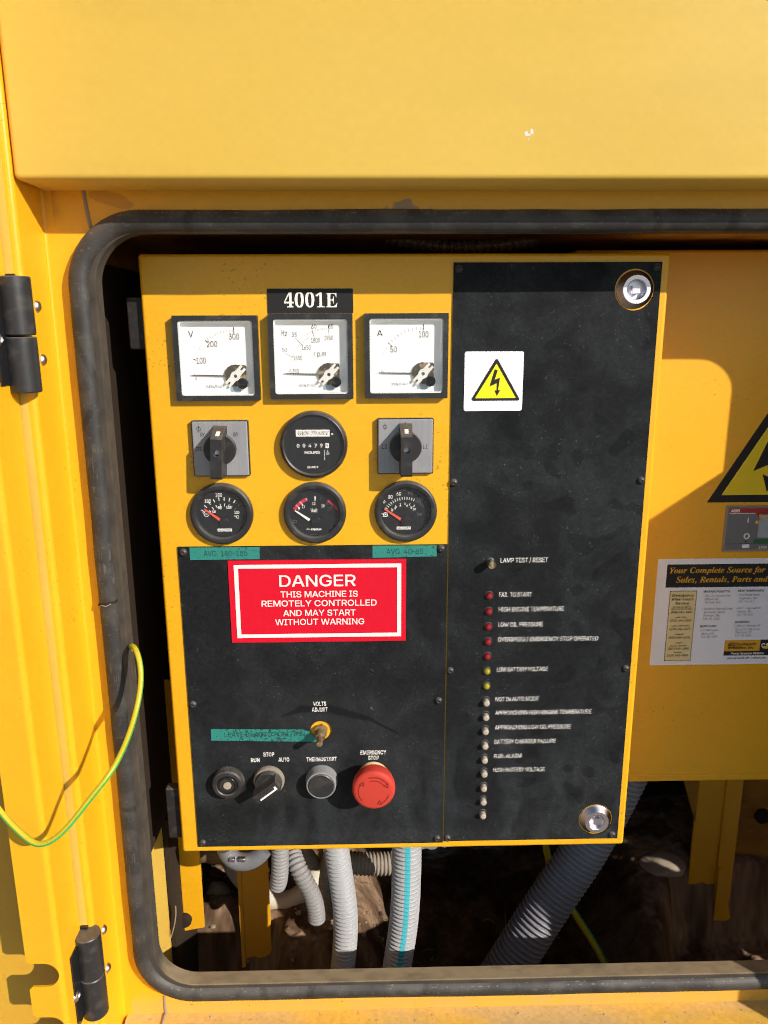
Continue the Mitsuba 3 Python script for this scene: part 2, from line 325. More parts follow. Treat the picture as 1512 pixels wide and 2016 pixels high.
def f_ground(p, n, uv):
    a = fbm(p.x * 1.5, p.y * 1.5, 1.0, octaves=5)
    return mix((0.23, 0.22, 0.20), (0.32, 0.31, 0.29), a)
pr('earth', proc(f_ground), 0.95, 0.1)
pr('clay', (0.16, 0.10, 0.055), 0.7, 0.2)
pr('debris', (0.38, 0.32, 0.24), 0.8, 0.2)
pr('leaf_dry', (0.30, 0.24, 0.16), 0.8, 0.2)

# ------------------------------------------------------------------ the setting: ground and soil
g = trimesh.creation.box(bounds=[[-40000, -40000, -960], [40000, 40000, -900]])
put('ground', g, 'earth', False); tag('ground', 'pale bare gravelly earth round the machine', None, kind='structure')
nx, ny = 350, 190
X, Y = np.meshgrid(np.linspace(-232, 815, nx), np.linspace(-52, 418, ny), indexing='ij')
Z = -252 + 26 * meshkit.fbm(np.stack([X * 0.012, Y * 0.012, X * 0], -1), 4, 3) + 9 * meshkit.fbm(np.stack([X * 0.07, Y * 0.07, X * 0 + 3], -1), 3, 8) + 14 * np.exp(-((X + 60) / 60) ** 2 - ((Y - 190) / 70) ** 2) - 85 / (1 + np.exp(-(X - 5) / 9)) / (1 + np.exp((X - 330) / 16))
Z -= 110 / (1 + np.exp((X + 124) / 4)) / (1 + np.exp((Y - 172) / 4)) + 55 / (1 + np.exp((Y - 112) / 6))
Z -= 120 / (1 + np.exp(-(X - 0.462 * (Y + 688)) / 5)) / (1 + np.exp((Y - 258) / 4))
Z += 7 * (meshkit.fbm(np.stack([X * .09, Y * .09, X * 0 + 9], -1), 3, 21) - .5)
i, j = np.meshgrid(np.arange(nx - 1), np.arange(ny - 1), indexing='ij'); a = i * ny + j
F = np.concatenate([np.stack([a, a + ny, a + ny + 1], -1).reshape(-1, 3), np.stack([a, a + ny + 1, a + 1], -1).reshape(-1, 3)])
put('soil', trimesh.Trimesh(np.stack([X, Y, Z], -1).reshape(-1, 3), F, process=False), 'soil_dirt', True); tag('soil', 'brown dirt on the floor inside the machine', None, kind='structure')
def soil_z(x, y): return float(Z[np.argmin(abs(X[:, 0] - x)), np.argmin(abs(Y[0] - y))])

# ------------------------------------------------------------------ the generator housing
H = 'generator_housing'
tag(H, 'yellow sheet metal generator housing with a big rounded door opening', 'generator housing')
put(f'{H}__hood', rbox(-244.2, 900, -105, 40, 616.8, 1300, 4, 12), 'yellow_faded', 40)
labels[f'{H}__hood'] = {'label': 'faded yellow overhanging hood panel along the top'}
def bend(pts, r, t, n=7):
    """A folded strip of sheet metal: an offset line with rounded bends."""
    line = LineString(pts).buffer(r, 12).exterior if False else None
    out = [np.array(pts[0], float)]
    for a, b, c in zip(pts[:-2], pts[1:-1], pts[2:]):
        a, b, c = map(lambda q: np.array(q, float), (a, b, c)); u = (a - b) / np.linalg.norm(a - b); v = (c - b) / np.linalg.norm(c - b)
        for s in np.linspace(0, 1, n): out.append((1 - s) ** 2 * (b + u * r) + 2 * s * (1 - s) * b + s * s * (b + v * r))
    out.append(np.array(pts[-1], float)); out = np.array(out)
    return LineString(out).buffer(t / 2, cap_style=2, join_style=1, quad_segs=3).simplify(0.01)
put(f'{H}__corner_post', along_z(sbox(-520, -105, -251, -103), -330, 1290), 'yellow_faded', 40)
# the recessed frame with the rounded opening and three unseen holes added at its right to pass sun spots
opening = rrect(-212, 521.5, -106, 590, 42)
holes = unary_union([Point(725, -13).buffer(11), Point(709.5, -5.5).buffer(4), Point(753, 22.5).buffer(3)])
put(f'{H}__door_frame', front(sbox(-237, -143, 830, 621).difference(opening).difference(holes), -58, 2.5), 'yellow_frame', 30)
put(f'{H}__jamb', along_z(bend([(-251, -104), (-246, -104), (-246, -57), (-237, -57)], 4, 2), -330, 1290), 'yellow', 40)
put(f'{H}__sill', [trimesh.creation.box(bounds=[[-241.5, -134, -150], [830, -56, -143.1]]), trimesh.creation.box(bounds=[[-242, -138, -420], [830, -134.2, -146]])], 'yellow_sill', 35)
labels[f'{H}__sill'] = {'label': 'dusty tan ledge under the opening'}
put(f'{H}__weld_seam', tube(smooth_path([(-212.5, -58.2, 618), (-211, -58.4, 602), (-209, -58.2, 588)], 2)[0], 1.3, 8), 'hose_tan', True)
put(f'{H}__weld_seam', tube([(-204, -58.3, -121), (-204, -58.5, -138), (-204, -59, -141.6), (-205, -72, -142.9), (-206, -84, -143.2)], 1.2, 8), 'hose_tan', True)
put(f'{H}__acoustic_lining', rbox(-235, -231, 6, 412, -22, 570, 1), 'bay_dark', False)  # dark sheet laid over the wall to stand in for shade
put(f'{H}__acoustic_lining', rbox(-235.4, -229, 80, 412, -330, -23, 1), 'bay_dark', False)  # darkens the wall as shade past its sunlit stretch
put(f'{H}__inner_wall', trimesh.creation.box(bounds=[[-238, -55.4, -330], [-235, 79, -22]]), 'yellow_faded', False)  # sunlit stretch painted brighter than the rest of this wall
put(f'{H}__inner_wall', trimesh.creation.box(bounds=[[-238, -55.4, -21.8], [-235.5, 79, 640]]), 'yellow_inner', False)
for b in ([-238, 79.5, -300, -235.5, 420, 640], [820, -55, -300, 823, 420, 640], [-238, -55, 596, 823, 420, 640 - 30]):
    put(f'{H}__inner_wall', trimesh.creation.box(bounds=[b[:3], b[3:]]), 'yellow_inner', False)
put(f'{H}__back_wall', trimesh.creation.box(bounds=[[-238, 420, -300], [823, 424, 640]]), 'bay_dark', False)
# inner posts and braces
put(f'{H}__post', front(Polygon([(-231, -205), (-205, -200), (-204, 130), (-231, 130)]), 118, 3), 'yellow', 30)
put(f'{H}__post', [front(sbox(-166.5, -330, -132, 60), 170, 3), trimesh.creation.box(bounds=[[-171.5, 168, -330], [-166.6, 210, 60]])], 'yellow', 30)
put(f'{H}__post', [front(sbox(458, -330, 496, 60), 262, 4), trimesh.creation.box(bounds=[[496.5, 258, -330], [519, 300, 60]])], 'yellow', 30)
put(f'{H}__gusset', front(Polygon([(497, -400), (537, -400), (504, -240), (497, -240)]), 254, 3), 'yellow', 30)
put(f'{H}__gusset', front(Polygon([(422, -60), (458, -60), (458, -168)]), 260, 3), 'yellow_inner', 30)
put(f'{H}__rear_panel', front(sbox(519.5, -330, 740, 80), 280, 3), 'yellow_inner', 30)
put(f'{H}__bolt', lathe([(0, 0), (9, 0), (9, 4), (7, 7), (0, 8)], -228, -187, 117.5, 20), 'bay_dark')
put(f'{H}__bolt', lathe([(0, 0), (11, 0), (11, 5), (8, 8), (0, 9)], 563, -172, 279.5, 20), 'bay_dark')
put(f'{H}__crossbar', front(sbox(180, 602, 520, 616) if False else sbox(150, 590, 500, 612), 250, 20), 'yellow', 30)

# unseen narrow leaf added beyond the right edge to throw shade into the opening
L = 'open_side_leaf'
tag(L, 'narrow yellow leaf added out of view beyond the right end to cast shade', 'door')
lt = rbox(540, 562, -234, -86, -420, 494, 3)
put(f'{L}__leaf', lt, 'yellow_faded', 35)
for z in (380, -60): put(f'{L}__hinge', tube([(552, -80, z), (552, -80, z + 80)], 9, 20), 'black_plastic', 40)

# ------------------------------------------------------------------ the door folded back at the left
D = 'access_door'
tag(D, 'yellow folded sheet metal door swung wide open at the left', 'door')
prof = bend([(-257.5, -107.5), (-257.5, -149.2), (-285, -149.2)], 4.5, 1.8)
edge = man(along_z(prof, -340, 1250))
for zc in (-4.5, -58.5, 640, 694):
    slot = unary_union([sbox(-300, zc - 11.5, -271, zc + 11.5), Point(-271, zc).buffer(11.5, 16)])
    mouth = Polygon([(-287, zc + 16), (-282, zc + 11.4), (-282, zc - 11.4), (-287, zc - 16)])
    edge = edge - man(front(slot.union(mouth), -156, 13))
put(f'{D}__edge_flange', tm(edge), 'yellow', 35)
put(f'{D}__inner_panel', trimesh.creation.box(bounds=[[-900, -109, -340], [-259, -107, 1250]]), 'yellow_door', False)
def hinge(z0, z1, z2):
    k = put(f'{D}__hinge', [front(sbox(-256, z0, -250, z2 + 2), -108, 3), trimesh.creation.box(bounds=[[-256.4, -134, z0 + 6], [-255.2, -104, z2 - 6]])], 'black_gloss', 30)
    for a, b in ((z1 + 0.6, z2), (z0, z1 - 0.6)):
        kn = lathe([(0, 0), (10.4, 0), (11, .8), (11, b - a - .8), (10.4, b - a), (0, b - a)], 0, 0, 0, 48)
        kn.apply_transform(np.array([[1, 0, 0, -248.6], [0, 0, 1, -112], [0, -1, 0, a], [0, 0, 0, 1.0]]))
        put(f'{k}__knuckle', kn, 'black_plastic', 35)
    for zc in (z2 - 20, z0 + 22):
        sc = lathe([(0, 3.0), (1.8, 2.8), (3.4, 2.0), (4.4, 0.6), (4.4, 0), (0, 0)][::-1], 0, 0, 0, 24)
        sc.apply_transform(np.array([[0, -1, 0, -245], [1, 0, 0, -86], [0, 0, 1, zc], [0, 0, 0, 1.0]]))
        put(f'{k}__screw', sc, 'steel')
    sc = lathe([(0, 0), (5.6, 0), (5.6, .5), (4, 2.2), (2.2, 2.8), (1.6, 1.6), (0, 1.6)], 0, 0, 0, 24)
    sc.apply_transform(np.array([[0, -1, 0, -256.6], [1, 0, 0, -130], [0, 0, 1, z0 + 36 if z0 < 0 else z0 + 38], [0, 0, 0, 1.0]]))
    put(f'{k}__screw', sc, 'steel')
    return k
hinge(471, 511, 552); hinge(-82, -40, 2)

# ------------------------------------------------------------------ rubber seal
Q = 'rubber_seal'
tag(Q, 'dusty black rubber bulb seal running round the door opening', 'rubber seal')
rr = np.array(rrect(-219.5, 528, -112.5, 594.8, 48).exterior.coords)[::-1]
ln = LineString(np.vstack([rr])); NS = 900
pth = np.array([ln.interpolate(s).coords[0] for s in np.linspace(0, ln.length, NS, endpoint=False)])
w = meshkit.fbm(np.stack([pth[:, 0] * .012, pth[:, 1] * .012, pth[:, 0] * 0], -1), 3, 5) - .5
p3 = np.c_[pth[:, 0] + w * 2.4, -62.4 + w * 1.2 + 3.6 * np.clip((pth[:, 1] - 555) / 38, 0, 1), pth[:, 1] + w * 2.2]
put(f'{Q}__bulb', tube(p3, 8.7 + w * 0.8, 28, closed=True, up=[0, 1, 0]), 'rubber', True)
clipsec = np.array(sbox(-12, -2.6, 2, 2.6).buffer(1.2, 4).exterior.coords)[:-1]
cen = np.array([(155, 241)]); r2 = np.array(rrect(-210.5, 520, -104.5, 590.4, 41).exterior.coords)[::-1]; l2 = LineString(r2)
pc = np.array([l2.interpolate(s).coords[0] for s in np.linspace(0, l2.length, NS, endpoint=False)])
put(f'{Q}__grip_strip', tube(np.c_[pc[:, 0], -63.5 + 4.5 * np.clip((pc[:, 1] - 550) / 36, 0, 1), pc[:, 1]], 1.0, closed=True, up=[0, -1, 0], section=clipsec), 'rubber_clip', 40)
def bulb_at(t, z): return np.array([-219.8 - 9.3 * math.cos(t), -62.6 - 9.4 * math.sin(t), z])
up_, lo_ = [], []
for t in np.linspace(0.25, 3.0, 40):
    z0 = 288.5 + 1.7 * t + .5 * math.sin(7 * t); up_.append(bulb_at(t, z0 + 1.3 + .5 * math.sin(5 * t))); lo_.append(bulb_at(t, z0 - 1.0))
sp_ = np.vstack([up_, lo_]); i = np.arange(39)
put(f'{Q}__split', trimesh.Trimesh(sp_, np.vstack([np.c_[i, i + 40, i + 41], np.c_[i, i + 41, i + 1]]), process=False), 'bay_dark', False)
put(f'{Q}__torn_edge', tube(np.array(lo_)[:26] + [0, -.1, 0], 0.4, 6), 'leaf_dry', True)

# ------------------------------------------------------------------ the control panel
C = 'control_panel'
tag(C, 'yellow control cabinet with two black screwed faceplates in the middle of the opening', 'control panel')
put(f'{C}__door', rbox(-192, 260, 0, 24, -4, 576, 3.0, 10), 'yellow', 40)
put(f'{C}__cabinet', rbox(-186, 252, 24.5, 240, 2, 570, 2), 'yellow', 35)
put(f'{C}__hinge', rbox(-207, -192.5, 8, 20, 497, 541, 2), 'black_plastic', 35)
put(f'{C}__hinge', rbox(-207, -192.5, 8, 20, 7, 64, 2), 'black_plastic', 35)
left_holes = unary_union([Point(-48, 131.9).buffer(10.3, 24), Point(3.2, 81.5).buffer(15.6, 24)])
right_holes = unary_union([Point(230.4, 546).buffer(17.3, 32), Point(228.6, 27.2).buffer(17.3, 32)])
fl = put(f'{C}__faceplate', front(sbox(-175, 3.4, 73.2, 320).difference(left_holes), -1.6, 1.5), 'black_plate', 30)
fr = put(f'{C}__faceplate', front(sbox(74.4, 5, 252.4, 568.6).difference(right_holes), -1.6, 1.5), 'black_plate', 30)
labels[fl] = {'label': 'black square faceplate at lower left with switches'}; labels[fr] = {'label': 'tall black faceplate at right with warning lamps'}
dome = [(0, 0), (3.7, 0), (3.7, .6), (3.2, 1.8), (2.3, 2.6), (1.3, 2.9), (1.0, 2.1), (0, 2.1)]
for k, pts in ((fr, [(79, 563), (247.7, 564.2), (77.8, 378.3), (248.2, 379), (77.6, 193.9), (247.6, 193.6), (77.8, 8.8), (246.6, 9.6)]), (fl, [(-169.9, 315), (67.2, 316), (-170.4, 161.8), (66.8, 162.5), (-170.2, 8.4), (67.3, 8.6)])):
    for x, z in pts: put(f'{k}__screw', lathe(dome, x, z, -1.5, 24), 'black_plastic', 40)
YF = -1.6     # the faceplates' front
def print_on(key, shapes, y, mat, t=0.14): return put(key, front(unary_union(shapes) if isinstance(shapes, list) else shapes, y - t, t + 0.05), mat, False)
LEG = [('LAMP TEST / RESET', 122.7, 304.3, 44.2), ('FAIL TO START', 122.3, 270.5, 31.0), ('HIGH ENGINE TEMPERATURE', 122.5, 255.8, 62.0), ('LOW OIL PRESSURE', 122.5, 240.5, 42.5), ('OVERSPEED / EMERGENCY STOP OPERATED', 122.7, 225.4, 96.2),
       ('LOW BATTERY VOLTAGE', 122.7, 194.3, 49.1), ('NOT IN AUTO MODE', 122.4, 163.0, 42.0), ('APPROACHING HIGH ENGINE TEMPERATURE', 122.6, 148.4, 94.3), ('APPROACHING LOW OIL PRESSURE', 122.8, 132.6, 74.7),
       ('BATTERY CHARGER FAILURE', 122.6, 117.0, 60.8), ('FUEL ALARM', 122.7, 101.2, 27.2), ('HIGH BATTERY VOLTAGE', 122.6, 85.8, 51.3)]
for s, x, z, w_ in LEG: print_on(f'{fr}__lettering', words(s, x, z, 4.4, w_, 'l', weight=470), YF, 'legend')
for s, x, z, w_ in [('VOLTS', -48.5, 160.7, 12.5), ('ADJUST', -48.6, 154.6, 15), ('STOP', -99.8, 106.9, 10.8), ('RUN', -113.3, 100.9, 8.6), ('AUTO', -85.2, 100.9, 10.6), ('THERMOSTART', -48.2, 100.8, 30), ('EMERGENCY', 3.0, 107.3, 25.5), ('STOP', 3.2, 101.4, 10.6)]:
    print_on(f'{fl}__lettering', words(s, x, z, 4.5, w_, weight=700), YF, 'legend')

# ------------------------------------------------------------------ number plate, square meters
tag('number_plate', 'black label reading 4001E in bold white above the middle square meter', 'label')
put('number_plate__plate', front(rrect(-84.4, -11.4, 527.2, 547.6, .6), -0.9, 0.85), 'black_print', 30)
print_on('number_plate__lettering', words(bold_serif('4001E'), -47.5, 538.2, 12.0, 45.5, font='math'), -0.9, 'white_print')
LOGO = lambda x, z, h, w_: [words('GEN', x - .25 * w_, z, h, .38 * w_, weight=700), bar(x - .03 * w_, z - h * .75, x + .06 * w_, z + h * .75, h * .22), words('PART', x + .28 * w_, z, h, .42 * w_, weight=500)]
def meter(name, label, cx, cz, draw):
    tag(name, label, 'meter', 'square meters in a row')
    PRO = 8.0
    ring = rrect(cx - 36, cx + 36, cz - 36, cz + 36, .8).difference(rrect(cx - 31.8, cx + 31.8, cz - 31.8, cz + 31.8, 2))
    o, i_ = rrect(cx - 36, cx + 36, cz - 36, cz + 36, .8), rrect(cx - 31.6, cx + 31.6, cz - 31.6, cz + 31.6, 2.2)
    put(f'{name}__bezel', front(o.difference(i_), -PRO, PRO), 'black_plastic', 30)
    w1 = rrect(cx - 31.7, cx + 31.7, cz - 31.7, cz + 31.7, 2.2); w2 = rrect(cx - 30.4, cx + 30.4, cz - 30.4, cz + 30.4, 2)
    put(f'{name}__case', front(w1.difference(w2), -PRO + 1.6, PRO - 1.7), 'white_plastic', 30)
    d = put(f'{name}__dial', front(rrect(cx - 31, cx + 31, cz - 31, cz + 31, 2), -0.5, 0.4), 'white_dial', 30)
    px, pz = cx + 14.8, cz - 15.2
    hub = unary_union([Point(px - 0.3, pz + .5).buffer(9.3, 24), sbox(px, pz - 8, px + 9.5, pz + 9.5).buffer(-2).buffer(2, 8)]).intersection(sbox(px - 10, pz - 9, px + 9.8, pz + 10))
    k = put(f'{name}__mechanism', front(hub, -2.4, 1.9), 'mechanism', 30)
    arm = affinity.rotate(unary_union([sbox(px - 10.4, pz - 3.0, px + 10.4, pz + 3.0).difference(sbox(px - 12, pz - .8, px - 7, pz + .8)).difference(sbox(px + 7, pz - .8, px + 12, pz + .8)), Point(px, pz).buffer(4.2)]), 47, origin=(px, pz))
    put(f'{k}__bridge', front(arm.difference(Point(px, pz).buffer(1.5)), -4.0, 1.4), 'white_plastic', 30)
    put(f'{k}__adjusting_screw', [lathe([(0, 0), (4.6, 0), (4.6, 4.4), (3.8, 5.2), (0, 5.2)], px + 6.1, pz - 6.3, -1.6, 32)], 'black_gloss')
    put(f'{k}__tab', front(sbox(px - 5, pz - 13.5, px + 4, pz - 8), -1.2, .7), 'breaker_window', 30)
    blk, gry = draw(cx, cz, px, pz)
    print_on(f'{d}__lettering', blk, -0.5, 'black_print'); print_on(f'{d}__scale', gry, -0.5, 'grey_print')
    nd = Polygon([(px - 6, pz - .6), (px - 36, pz - .45), (px - 40.5, pz), (px - 36, pz + .45), (px - 6, pz + .6)])
    put(f'{name}__needle', front(affinity.rotate(nd, -1.5, origin=(px, pz)), -2.3, .4), 'grey_print', 30)
    gl = trimesh.Trimesh([[cx - 31.6, -PRO + 1.2, cz - 31.6], [cx + 31.6, -PRO + 1.2, cz - 31.6], [cx + 31.6, -PRO + 1.2, cz + 31.6], [cx - 31.6, -PRO + 1.2, cz + 31.6]], [[0, 1, 2], [0, 2, 3]], process=False)
    put(f'{name}__glass', gl, 'glass', False)
def ticks(px, pz, a0, a1, n, r0, r1, w_): return [bar(px - r0 * math.cos(t), pz + r0 * math.sin(t), px - r1 * math.cos(t), pz + r1 * math.sin(t), w_) for t in np.radians(np.linspace(a0, a1, n))]
KW = dict(weight=540)
def draw_v(cx, cz, px, pz):
    b = [words('V', cx - 22.2, cz + 20.4, 5.2, 4.4, **KW), words('300', cx + 14.7, cz + 18.3, 5.3, 9.0, **KW), words('200', cx - 4.5, cz + 12, 5.3, 9.0, **KW), words('100', cx - 14.6, cz - 2, 5.3, 8.2, **KW), words('0', cx - 20, cz - 17.5, 2.6, **KW)]
    b += ticks(px, pz, 22, 22, 1, 36, 39.5, .8) + ticks(px, pz, 51, 51, 1, 36, 39.5, .8) + ticks(px, pz, 90, 90, 1, 36.5, 41.5, .8)
    return b, LOGO(cx - 4.1, cz - 24.4, 2.3, 17) + ticks(px, pz, 54, 88, 10, 37.5, 39.8, .42) + ticks(px, pz, 25, 48, 8, 37.5, 39.3, .3)
def draw_h(cx, cz, px, pz):
    b = [words('Hz', cx - 23.2, cz + 20, 5.2, 5.4, **KW), words('r.p.m.', cx + 7.9, cz + 2.6, 5.0, 11.8, **KW)]
    for s, x, z in (('55', -14.3, 18.7), ('50', -23.2, 5.8), ('60', 2.7, 25.5), ('65', 17.3, 25.6)): b.append(words(s, cx + x, cz + z, 3.9, 4.2, weight=520))
    for s, x, z in (('1500', -11.9, -1.1), ('1650', -4.3, 7.7), ('1800', 3.8, 13.8), ('1950', 15.2, 15.8), ('1350', -15.2, -12.5)): b.append(words(s, cx + x, cz + z, 3.9, 7.6, weight=520))
    for x0, z0, x1, z1 in ((.6, 24.5, 2.8, 16.2), (15, 27.2, 15.2, 19.1), (-13.5, 15.8, -7.6, 9.5), (-23.1, 2.9, -15.8, -.6), (-21, -12.2, -19, -12.4)): b.append(bar(cx + x0, cz + z0, cx + x1, cz + z1, .42))
    return b, LOGO(cx - 4.5, cz - 24.9, 2.3, 17) + ticks(px, pz, 5, 60, 24, 34.2, 35.8, .26) + ticks(px, pz, 62, 88, 12, 37.5, 39.6, .34)
def draw_a(cx, cz, px, pz):
    b = [words('A', cx - 22.8, cz + 19.3, 5.2, 5.0, **KW), words('100', cx + 15.1, cz + 18.3, 5.4, 8.4, **KW), words('50', cx - 10.9, cz + 5.6, 5.3, 5.6, **KW), words('0', cx - 20.5, cz - 13.5, 2.4, **KW)]
    b += ticks(px, pz, 41, 41, 1, 36, 40.5, .7) + ticks(px, pz, 90, 90, 1, 37, 42, .8)
    return b, LOGO(cx - 6.0, cz - 24.4, 2.3, 17) + ticks(px, pz, 46, 86, 9, 37.5, 40.2, .42) + ticks(px, pz, 8, 38, 9, 37.5, 39.2, .3)
meter('voltmeter', 'square white dial volt meter marked V, leftmost of the three square meters', -129, 489.7, draw_v)
meter('frequency_meter', 'square white dial meter marked Hz and r.p.m. under the black number label', -48, 490.7, draw_h)
meter('ammeter', 'square white dial ampere meter marked A, rightmost of the three square meters', 34.2, 491, draw_a)

# ------------------------------------------------------------------ rotary selector switches with square grey plates
def selector(name, label, cx, cz, marks, swing):
    tag(name, label, 'rotary switch', 'rotary selector switches on square grey plates')
    k = put(f'{name}__plate', rbox(cx - 24.2, cx + 24.2, -6, 0, cz - 24.2, cz + 24.2, 1.0), 'silver_plate', 40)
    put(f'{name}__rim', front(rrect(cx - 25, cx + 25, cz - 25, cz + 25, 1.6), -4.6, 4.55), 'black_plastic', 30)
    b = [words(s, cx + x, cz + z, h, w_, weight=520) for s, x, z, h, w_ in marks]
    phi = Point(cx - 18.2, cz + 17.6).buffer(1.9, 16).difference(Point(cx - 18.2, cz + 17.6).buffer(1.45, 16)).union(bar(cx - 18.2, cz + 14.6, cx - 18.2, cz + 20.6, .5))
    print_on(f'{k}__lettering', b + [phi], -6, 'black_print')
    put(f'{name}__base_disc', lathe([(0, 0), (14.2, 0), (14.2, 5), (13.4, 6.2), (0, 6.2)], cx, cz, -5.5, 48), 'black_plastic', 40)
    sec = Polygon([(-6, 17.5), (-6, 21), (-27, 12.5), (-28, 11.5), (-28, -21.5), (-26.5, -23.5), (-6, -23.5)])   # y, z
    lv = trimesh.creation.extrude_polygon(sec.buffer(-.7).buffer(.7, 4), 11.4, engine='earcut')
    lv.apply_transform(np.array([[0, 0, 1, cx - 5.7], [1, 0, 0, 0], [0, 1, 0, cz], [0, 0, 0, 1.0]]))
    lvm = man(lv) - man(lathe([(0, -6), (3.1, -6), (3.1, 4), (0, 4)], cx, cz - .3, -26, 24))
    # the hand grip narrows towards the front
    lv = tm(lvm); v = np.array(lv.vertices); s = np.clip((-v[:, 1] - 6) / 22, 0, 1); v[:, 0] = cx + (v[:, 0] - cx) * (1 - .14 * s); lv = trimesh.Trimesh(v, lv.faces, process=False)
    rot = trimesh.transformations.rotation_matrix(math.radians(swing), [0, -1, 0], [cx, 0, cz]); lv.apply_transform(rot)
    k = put(f'{name}__lever', lv, 'black_plastic', 35)
    d = np.array([21, -8.5]); d = d / np.linalg.norm(d)     # along the sloping top, y and z
    mk = trimesh.creation.box(bounds=[[-1.7, -3.9, -.12], [1.7, 3.9, .12]])
    t = np.array([0, -21, -8.5]); t /= np.linalg.norm(t); nrm = np.array([0, -8.5, 21]); nrm /= np.linalg.norm(nrm)
    Mx = np.eye(4); Mx[:3, 0] = [1, 0, 0]; Mx[:3, 1] = -t; Mx[:3, 2] = np.cross([1, 0, 0], -t); Mx[:3, 3] = np.array([cx + .2, -20.0, cz + 15.35]) + nrm * .05
    mk.apply_transform(Mx); mk.apply_transform(rot); put(f'{k}__pointer_mark', mk, 'white_print', False)
    put(f'{k}__screw', lathe([(0, 0), (2.4, 0), (2.4, .8), (1.2, 1.0), (0, .4)], cx, cz - .3, -22.3, 20).apply_transform(rot), 'steel')
selector('phase_selector', 'grey rotary selector marked OFF, RY, YB and BR below the volt meter', -130, 411.3, [('YB', -.6, 18.1, 3.8, 4), ('RY', -15, 12.6, 3.6, 3.8), ('BR', 13.8, 12.7, 3.6, 4), ('OFF', -19.2, 0, 3.8, 5.4)], -3)
selector('ammeter_selector', 'grey rotary selector marked L3, 0 and L1 below the ampere meter', 33.7, 412.3, [('0', 0, 19.2, 4.2, 2.2), ('L3', -18.8, 0, 4.2, 4.4), ('L1', 17.8, -.2, 4.2, 3.8)], 0)

# ------------------------------------------------------------------ round instruments
def ring_prof(R_, h, inner, deep):
    return [(R_ - 1.5, 0), (R_, .6), (R_, h - 2.2), (R_ - .8, h - .7), (R_ - 2.2, h), (inner + .6, h - .5), (inner, h - 1.2), (inner, deep)]
def disc(x, z, r, y): return lathe([(0, 0), (r, 0), (r, .3), (0, .3)], x, z, y + .3, 64)
def glass_disc(key, x, z, r, y):
    t = trimesh.creation.cylinder(1, 1, sections=48); a = np.linspace(0, 2 * math.pi, 48, endpoint=False)
    v = np.vstack([[x, y, z], np.c_[x + r * np.cos(a), np.full(48, y), z + r * np.sin(a)]]); i = np.arange(48)
    put(key, trimesh.Trimesh(v, np.c_[np.zeros(48, int), i + 1, (i + 1) % 48 + 1], process=False), 'glass', False)
def gauge(name, label, x, z, white, red, needle, hub, ncol, faint=()):
    tag(name, label, 'gauge', 'round black gauges under the switches')
    put(f'{name}__bezel', lathe(ring_prof(28.4, 6.6, 22.6, .3), x, z, 0, 72), 'black_plastic', 50)
    d = put(f'{name}__dial', disc(x, z, 23, -.8), 'dial_black', 30)
    print_on(f'{d}__lettering', [affinity.translate(q, x, z) for q in white], -.8, 'white_print')
    if red: print_on(f'{d}__red_band', [affinity.translate(q, x, z) for q in red], -.8, 'red_print')
    if faint: print_on(f'{d}__faint_lettering', [affinity.translate(q, x, z) for q in faint], -.8, 'grey_print')
    (bx, bz), (tx, tz) = needle; u = np.array([tx - bx, tz - bz]); u /= np.linalg.norm(u); nn = np.array([-u[1], u[0]])
    pts = [np.array([bx, bz]) + nn * 1.25, np.array([tx, tz]) + nn * .55, np.array([tx, tz]) - nn * .55, np.array([bx, bz]) - nn * 1.25]
    put(f'{name}__needle', front(affinity.translate(Polygon(pts), x, z), -2.6, .6), ncol, 30)
    put(f'{name}__hub_cap', lathe([(0, 0), (4.6, 0), (4.6, 1.8), (4.1, 2.3), (0, 2.4)], x + hub[0], z + hub[1], -.8, 32), 'dial_black', 40)
    glass_disc(f'{name}__glass', x, z, 22.7, -5.0)
def arc_ticks(c, a0, a1, n, r0, r1, w_): return [bar(c[0] + r0 * math.cos(t), c[1] + r0 * math.sin(t), c[0] + r1 * math.cos(t), c[1] + r1 * math.sin(t), w_) for t in np.radians(np.linspace(a0, a1, n))]
W = lambda s, x, z, h, w_=None, wt=700: words(s, x, z, h, w_, weight=wt)
BADGE = lambda x, z: [sbox(x - 6.5, z - 1.3, x + 6.5, z + 1.3).difference(unary_union([words('GEN', x - 3.6, z, 1.6, 4.6, weight=600), words('PART', x + 2.8, z, 1.6, 6, weight=600)]))]
ENG = lambda x, z: [Point(x, z).buffer(2.6).difference(Point(x, z).buffer(2.0)), bar(x - 1.3, z, x + 1.3, z, .7), bar(x - 3.6, z + 1.6, x - 1.5, z + 2.6, .7)]
h1 = (1.4, -8.4)
gauge('temperature_gauge', 'round engine temperature gauge with a red needle, leftmost in the bottom row', -132.6, 351.5,
      [W('100', -12.5, 11.5, 3.4, 5.6), W('180', -2.2, 16.9, 3.6, 5.8, 480), W('40', -7.4, 1.6, 2.6, 3.6), W('80', -1.8, 5.2, 2.8, 3.6), W('100', 6.4, 5.4, 2.8, 5), W('120', 13.2, .6, 2.8, 4.4), W('°C', 12.9, -3.6, 2.8, 4.4)]
      + arc_ticks(h1, 150, 62, 8, 20.2, 23.4, .75) + arc_ticks(h1, 140, 72, 6, 14.8, 17.4, .65) + BADGE(1.6, -15.8) + ENG(-14.2, -.6), None, ((-.8, -6.9), (-15.8, 4.4)), h1, 'red_needle',
      [W('220', 13.6, 15.0, 3.4, 6, 420), W('260', 17.9, 9.6, 3.4, 5.8, 420), W('°F', 3.2, 21, 1.8, 3)] + arc_ticks(h1, 56, 32, 4, 20.2, 23.4, .6) + arc_ticks(h1, 62, 36, 3, 14.8, 17.4, .5))
h2 = (.6, -8.6)
